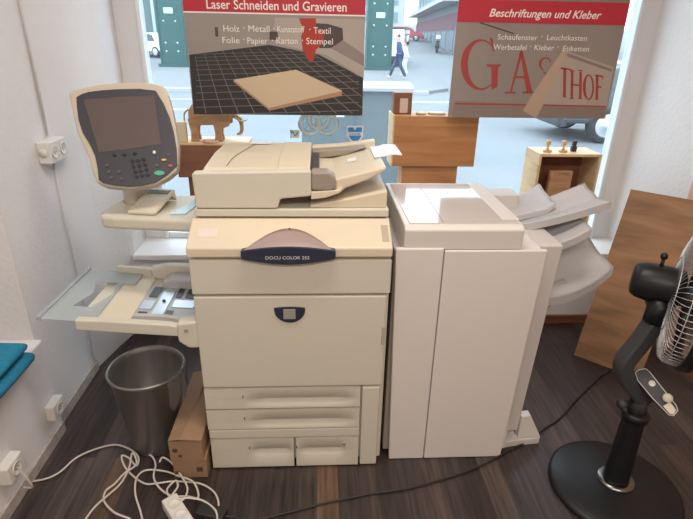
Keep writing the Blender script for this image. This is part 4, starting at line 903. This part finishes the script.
# people
def figure(name, base, H_, joints, label, shirt, trousers, skin_c, hair_c, facing=-1, bag=None):
    """joints given for a 1.75 m figure in its own plane: x along the walk, y sideways, z up"""
    k = H_ / 1.75; t = thing(name, base, label, 'person'); B = Vector(base)
    def mk(nm, chain_pts, edges, radii, m, lvl=2):
        me = bpy.data.meshes.new(nm); me.from_pydata([Vector((facing * -p[0], p[1], p[2])) * k for p in chain_pts], edges, []); o = link(bpy.data.objects.new(nm, me)); o.parent = t
        s = o.modifiers.new('skin', 'SKIN'); s.use_smooth_shade = True
        for i, r in enumerate(radii): me.skin_vertices[0].data[i].radius = (r[0] * k, r[1] * k)
        me.skin_vertices[0].data[0].use_root = True
        ss = o.modifiers.new('sub', 'SUBSURF'); ss.levels = lvl; ss.render_levels = lvl; me.materials.append(m); ROOT[o.name] = tuple(base); return o
    J = joints
    V = [J['pelvis'], J['waist'], J['chest'], J['neck'], J['head0'], J['head'], J['headtop'],
         J['shL'], J['elL'], J['wrL'], J['shR'], J['elR'], J['wrR'], J['hipL'], J['knL'], J['anL'], J['toeL'], J['hipR'], J['knR'], J['anR'], J['toeR']]
    Ed = [(0, 1), (1, 2), (2, 3), (3, 4), (4, 5), (5, 6), (2, 7), (7, 8), (8, 9), (2, 10), (10, 11), (11, 12), (0, 13), (13, 14), (14, 15), (15, 16), (0, 17), (17, 18), (18, 19), (19, 20)]
    Rr = [(.13, .12), (.12, .12), (.16, .13), (.06, .06), (.07, .08), (.095, .10), (.05, .06), (.07, .07), (.045, .045), (.03, .03), (.07, .07), (.045, .045), (.03, .03), (.09, .09), (.06, .06), (.04, .04), (.035, .03), (.09, .09), (.06, .06), (.04, .04), (.035, .03)]
    mk('body', V, Ed, Rr, skin_c)
    g = .012
    mk('jacket', [V[0], V[1], V[2], V[3], V[7], V[8], V[9], V[10], V[11], V[12]], [(0, 1), (1, 2), (2, 3), (2, 4), (4, 5), (5, 6), (2, 7), (7, 8), (8, 9)], [(.15, .13), (.15, .13), (.18, .15), (.075, .075), (.09, .09), (.062, .062), (.045, .045), (.09, .09), (.062, .062), (.045, .045)], shirt)
    mk('trousers', [V[0], V[13], V[14], V[15], V[17], V[18], V[19]], [(0, 1), (1, 2), (2, 3), (0, 4), (4, 5), (5, 6)], [(.145, .135), (.11, .11), (.08, .08), (.062, .062), (.11, .11), (.08, .08), (.062, .062)], trousers)
    hd = Vector(V[5]); hp = [tuple(hd + Vector((-.01, 0, .04))), tuple(hd + Vector((-.02, 0, .10)))]
    mk('hair', [tuple(hd + Vector((-.045, 0, .0))), tuple(hd + Vector((-.03, 0, .07))), tuple(hd + Vector((.02, 0, .095)))], [(0, 1), (1, 2)], [(.085, .085), (.095, .09), (.07, .07)], hair_c)
    for nm in ('toeL', 'toeR'):
        a = Vector(J['an' + nm[-1]]); b = Vector(J[nm]); mk('shoe', [tuple(a + Vector((-.04, 0, -.05))), tuple(b)], [(0, 1)], [(.05, .045), (.04, .03)], mat('pale shoe', (.5, .48, .45), .6), 1)
    # hands: palm, four fingers and thumb
    for s in 'LR':
        wv = Vector(J['wr' + s]); el = Vector(J['el' + s]); dr = (wv - el).normalized(); sd = Vector((0, 1, 0)); fw = dr.cross(sd).normalized()
        P__ = [wv, wv + dr * .07]; E__ = [(0, 1)]; R_ = [(.03, .02), (.038, .018)]
        for i, ln in enumerate((.07, .08, .075, .06)):
            r0 = wv + dr * .08 + fw * (.027 - .018 * i); P__ += [r0, r0 + dr * ln * .55, r0 + dr * ln + sd * .015]; b0 = len(P__) - 3; E__ += [(1, b0), (b0, b0 + 1), (b0 + 1, b0 + 2)]; R_ += [(.009, .009), (.008, .008), (.007, .007)]
        r0 = wv + dr * .03 + fw * .03; P__ += [r0, r0 + dr * .04 + fw * .025]; b0 = len(P__) - 2; E__ += [(0, b0), (b0, b0 + 1)]; R_ += [(.012, .012), (.009, .009)]
        mk('hand', [tuple(p) for p in P__], E__, R_, skin_c, 1)
    # face
    bmf = BM(); fd_ = Vector((1, 0, 0))
    for y_, z_, r_ in ((.032, .0, .011), (-.032, .0, .011)): lathe(bmf, [(0, -r_), (r_, 0), (0, r_)], B + Vector((facing * -(hd.x + .092), hd.y + y_, hd.z + .0)) * 1, 8)
    obj('eye', bmf, dark_p, t)
    return t
skin = mat('skin', (.55, .33, .24), .6); navyc = mat('navy cloth', (.035, .07, .17), .8); navyd = mat('dark navy trousers', (.02, .045, .11), .8); hairm = mat('dark hair', (.03, .022, .018), .7)
palec = mat('pale blue cloth', (.55, .68, .74), .8); creamc = mat('cream cloth', (.75, .72, .68), .8)
walk = dict(pelvis=(0, 0, .93), waist=(.01, 0, 1.08), chest=(.04, 0, 1.32), neck=(.06, 0, 1.48), head0=(.08, 0, 1.53), head=(.10, 0, 1.64), headtop=(.10, 0, 1.73),
            shL=(.03, .17, 1.40), elL=(-.12, .21, 1.14), wrL=(-.02, .22, .93), shR=(.05, -.17, 1.40), elR=(-.05, -.22, 1.13), wrR=(-.16, -.20, .92),
            hipL=(.0, .09, .90), knL=(.22, .09, .52), anL=(.36, .09, .10), toeL=(.50, .09, .06), hipR=(0, -.09, .90), knR=(-.06, -.09, .50), anR=(-.30, -.09, .09), toeR=(-.18, -.09, .03))
figure('person', (3.38, 23.1, SG + .10), 1.72, walk, 'person in navy jacket and trousers walking left across the street', navyc, navyd, skin, hairm, facing=1)
walk2 = dict(walk); walk2.update(knL=(.12, .09, .50), anL=(.16, .09, .10), toeL=(.30, .09, .04), knR=(.02, -.09, .50), anR=(-.10, -.09, .09), toeR=(.02, -.09, .03))
figure('person', (3.98, 25.2, SG + .10), 1.45, walk2, 'person in pale clothes half hidden behind the walker in navy', creamc, palec, skin, mat('light brown hair', (.2, .13, .08), .7), facing=1)

# vehicles
tyre = mat('tyre rubber', (.02, .02, .022), .8); rim = mat('alloy rim', (.5, .53, .56), .35, metal=.5); cglass = mat('dark car glass', (.05, .07, .09), .1); lampm = mat('lamp glass', (.75, .75, .72), .2); redl = mat('tail lamp red', (.5, .02, .02), .3)
def car(base, ang, col, label, prof=None, L=4.3, W=1.75, H_=1.45, van=False, name='car'):
    t = link(bpy.data.objects.new(name, None)); t.location = base; t.rotation_euler = (0, 0, ang); ROOT[t.name] = (0, 0, 0); tag(t, label, 'van' if van else 'car')
    pm_ = mat('car paint ' + label[:12], col, .3, coat=.5)
    h = H_; l = L / 2
    if van:
        low = [(-l, .3), (-l, h * .95), (-l + .08, h), (l - 1.2, h), (l - .75, h * .93), (l - .25, 1.05), (l, .9), (l, .3)]
        wins = [[(l - 1.55, h * .88), (l - 1.15, h * .9), (l - .80, h * .86), (l - .40, 1.15), (l - 1.55, 1.15)]]
    else:
        low = [(-l, .35), (-l, .80), (-l + .15, .92), (-l + .55, h * .93), (-l + 1.1, h), (l - 1.9, h), (l - 1.35, h * .9), (l - .95, .95), (l - .15, .80), (l, .62), (l, .32)]
        wins = [[(-l + .75, .95), (-l + .95, h * .9), (-l + 1.25, h * .95), (l - 2.3, h * .95), (l - 2.3, .95)], [(l - 2.22, .95), (l - 2.22, h * .95), (l - 1.9, h * .94), (l - 1.2, .95)]]
    bm = BM(); prof_y(bm, low, -W / 2, W / 2); obj('bodywork', bm, pm_, t, .07, seg=3)
    for s in (-1, 1):
        for wn in wins: bm = BM(); prof_y(bm, wn, s * (W / 2 + .004) - .004, s * (W / 2 + .004) + .004); obj('side_window', bm, cglass, t)
        for x in (-l + .8, l - .8):
            bm = BM(); lathe(bm, [(0, -.1), (.25, -.1), (.31, -.09), (.32, 0), (.31, .09), (.25, .1), (0, .1)], (x, s * (W / 2 - .06), .32), 28, (0, 1, 0)); wh = obj('wheel', bm, tyre, t)
            bm = BM(); lathe(bm, [(.20, .0), (.215, .012), (.19, .016), (.06, .006), (.05, .02), (0, .02)], (x, s * (W / 2 + .04), .32), 24, (0, s, 0)); obj('hubcap', bm, rim, wh)
        bm = BM(); box(bm, l - .03, l + .01, s * (W / 2 - .35), s * (W / 2 - .08), .6, .72); obj('headlight', bm, lampm, t, .01)
        bm = BM(); box(bm, -l - .01, -l + .03, s * (W / 2 - .28), s * (W / 2 - .08), .65, .85 if not van else 1.2); obj('tail_light', bm, redl, t, .01)
    bm = BM(); box(bm, -l - .08, -l + .1, -W / 2 + .03, W / 2 - .03, .28, .55); obj('rear_bumper', bm, dark_p, t, .03)
    bm = BM(); box(bm, -l - .09, -l - .075, -.26, .26, .38, .49); obj('licence_plate', bm, ptext, t)
    bm = BM(); box(bm, l - .1, l + .08, -W / 2 + .03, W / 2 - .03, .25, .5); obj('front_bumper', bm, dark_p, t, .03)
    if van: bm = BM(); box(bm, -l - .004, -l + .01, -W / 2 + .2, W / 2 - .2, 1.2, h - .3); obj('rear_window', bm, mat('pale van glass', (.6, .65, .68), .2), t)
    return t
car((4.45, 35.0, zroad(35)), math.radians(80), (.78, .80, .82), 'white van parked behind the right teal column', L=4.8, W=1.9, H_=2.0, van=True, name='delivery_van')
car((9.6, 63, zroad(63)), math.radians(-8), (.55, .025, .05), 'red car parked in the distance behind the white van')
car((-11.2, 37.5, zroad(37.5)), math.radians(150), (.75, .78, .8), 'white car behind the left teal column')
car((6.62, 10.3, SG), math.radians(0), (.045, .055, .065), 'dark car at the kerb behind the right poster', H_=1.38)
car((7.6, 18.6, SG), math.radians(8), (.30, .36, .40), 'grey blue car parked further off behind the right window edge')
# motor scooter
def scooter(base, ang, label, mm):
    t = link(bpy.data.objects.new('motor_scooter', None)); t.location = base; t.rotation_euler = (0, 0, ang); ROOT[t.name] = (0, 0, 0); tag(t, label, 'scooter', 'parked scooters')
    for x in (-.6, .6): bm = BM(); lathe(bm, [(.12, -.05), (.26, -.05), (.28, 0), (.26, .05), (.12, .05), (.12, -.05)], (x, 0, .28), 22, (0, 1, 0)); obj('wheel', bm, tyre, t)
    bm = BM(); prof_y(bm, [(-.75, .5), (-.7, .75), (-.1, .78), (.0, .40), (.3, .38), (.45, .9), (.52, .9), (.5, .3), (-.4, .26)], -.14, .14); obj('bodywork', bm, mm, t, .04)
    bm = BM(); box(bm, -.68, -.05, -.12, .12, .78, .88); obj('seat', bm, dark_p, t, .03)
    bm = BM(); tube(bm, [(.42, -.3, 1.02), (.5, 0, .98), (.42, .3, 1.02)], .025, 8); tube(bm, [(.6, 0, .28), (.46, 0, 1.0)], .03, 8); obj('handlebar', bm, dark_p, t)
    bm = BM(); prof_y(bm, [(.5, .95), (.42, 1.35), (.45, 1.36), (.56, .95)], -.2, .2); obj('windshield', bm, creamc, t)
scooter((8.6, 55, zroad(55)), math.radians(60), 'white scooter parked beside the distant building', mat('scooter white', (.7, .72, .74), .4))
scooter((9.75, 45.5, zroad(45.5)), math.radians(75), 'dark scooter parked by the building wall near the right poster', dark_p)
# buildings and trees beyond
bw = mat('pale facade', (.22, .24, .26), .8, noise=.05, scale=.5); bred = mat('reddish facade band', (.20, .09, .11), .8); bglass = mat('grey facade glass', (.18, .25, .30), .3); bwhite = mat('white canopy', (.45, .46, .47), .6)  # pale facade lightened in its colour to suggest street haze
t = thing('street_building', (15, 60, 0), 'long pale building with reddish band and white canopy along the side street', 'building')
f0 = Vector((10.6, 43, 0)); f1 = Vector((14.6, 84, 0)); fd2 = (f1 - f0).normalized(); fn = Vector((-fd2.y, fd2.x, 0)) * -1; fn = Vector((fd2.y, -fd2.x, 0))
def strip(nm, a_, b__, z0, z1, out, m, dep=.3):
    bm = BM(); p_ = f0 + fd2 * a_ - fn * out; q_ = f0 + fd2 * b__ - fn * out
    slab(bm, [p_ + Vector((0, 0, z0)), q_ + Vector((0, 0, z0)), q_ + Vector((0, 0, z1)), p_ + Vector((0, 0, z1))], fn * dep); return obj(nm, bm, m, t)
strip('wall', 0, 41, -.2, 12, 0, bw, 12)
strip('facade_band', 0, 41, 2.1, 3.3, .06, bred, .1)
strip('canopy', -1, 41, 4.0, 4.35, 1.3, bwhite, 1.3)
for i in range(9):
    strip('window', 1.2 + i * 4.4, 4.0 + i * 4.4, .55, 1.95, .05, bglass, .1)
    for k in range(2): strip('window', .6 + i * 4.4, 4.2 + i * 4.4, 5.0 + 3.2 * k, 7.2 + 3.2 * k, .05, bglass, .1)
t = thing('arcade_building', (-20, 45, 0), 'dark glazed arcade building across the street behind the left column', 'building')
bm = BM(); box(bm, -45, -3.5, 42, 52, 0, 14); obj('wall', bm, mat('dark green grey facade', (.10, .15, .15), .7, noise=.1, scale=.6), t)
for i in range(30):
    bm = BM(); box(bm, -44.5 + i * 1.35, -44.3 + i * 1.35, 41.8, 42, .3, 5.0); obj('mullion', bm, mat('mullion grey', (.38, .44, .46), .6), t)
for i in range(10):
    bm = BM(); box(bm, -44 + i * 4.1, -41.6 + i * 4.1, 41.9, 42, 6.2, 8.6); obj('window', bm, bglass, t)
t = thing('pale_building', (2, 110, 2), 'pale hazy building at the far end of the side street', 'building')
bm = BM(); box(bm, -2, 17, 112, 120, 1.5, 20); obj('wall', bm, mat('hazy facade', (.4, .42, .42), .9), t)  # distance haze painted in as a paler wall colour
for i in range(6):
    for k in range(5): bm = BM(); box(bm, -1 + i * 3, .6 + i * 3, 111.9, 112, 4 + k * 3, 5.8 + k * 3); obj('window', bm, bglass, t)
# right: facade beyond the grey car
t = thing('grey_building', (30, 26, 0), 'grey office building across the street at the right window edge', 'building')
bm = BM(); box(bm, 19, 45, 20, 32, -.2, 14); obj('wall', bm, mat('grey render', (.18, .2, .22), .8, noise=.05, scale=.6), t)
for i in range(6):
    for k in range(4): bm = BM(); box(bm, 20 + i * 4, 22.6 + i * 4, 19.9, 20, .8 + k * 3.2, 2.8 + k * 3.2); obj('window', bm, bglass, t)
leaf = mat('haze-paled leaves', (.34, .40, .28), .8, noise=.3, scale=2); bark = mat('grey bark', (.16, .14, .12), .9)  # leaf green paled so that its colour carries the haze
def tree(x, y, h, r, label, seed):
    rn = random.Random(seed); z0 = zroad(y); t = thing('street_tree', (x, y, z0), label, 'tree', 'street trees')
    bm = BM(); tube(bm, [(x, y, z0), (x + .1, y, z0 + h * .4), (x, y, z0 + h * .7)], .16, 8, r2=.07)
    for k in range(5): a = k * 1.3; tube(bm, [(x, y, z0 + h * .4 + k * .2), (x + math.cos(a) * r * .6, y + math.sin(a) * r * .6, z0 + h * .65 + k * .2)], .06, 6, r2=.02)
    obj('trunk', bm, bark, t); bm = BM()
    for k in range(1500):
        a, b = rn.uniform(0, 2 * PI), rn.uniform(-1, 1); q = r * rn.random() ** .4; s = math.sqrt(1 - b * b)
        c = Vector((x + q * s * math.cos(a), y + q * s * math.sin(a), z0 + h * .68 + q * b * .9)); d1 = Vector((rn.uniform(-1, 1), rn.uniform(-1, 1), rn.uniform(-1, 1))).normalized() * .14; d2 = d1.orthogonal().normalized() * .09
        bm.faces.new([bm.verts.new(c - d1), bm.verts.new(c + d2), bm.verts.new(c + d1), bm.verts.new(c - d2)])
    obj('crown', bm, leaf, t)
tree(8.0, 74, 10.5, 3.6, 'light green street tree in the distance right of the right column', 3)
tree(11.2, 92, 11.5, 4.0, 'light green street tree farthest down the side street', 5)
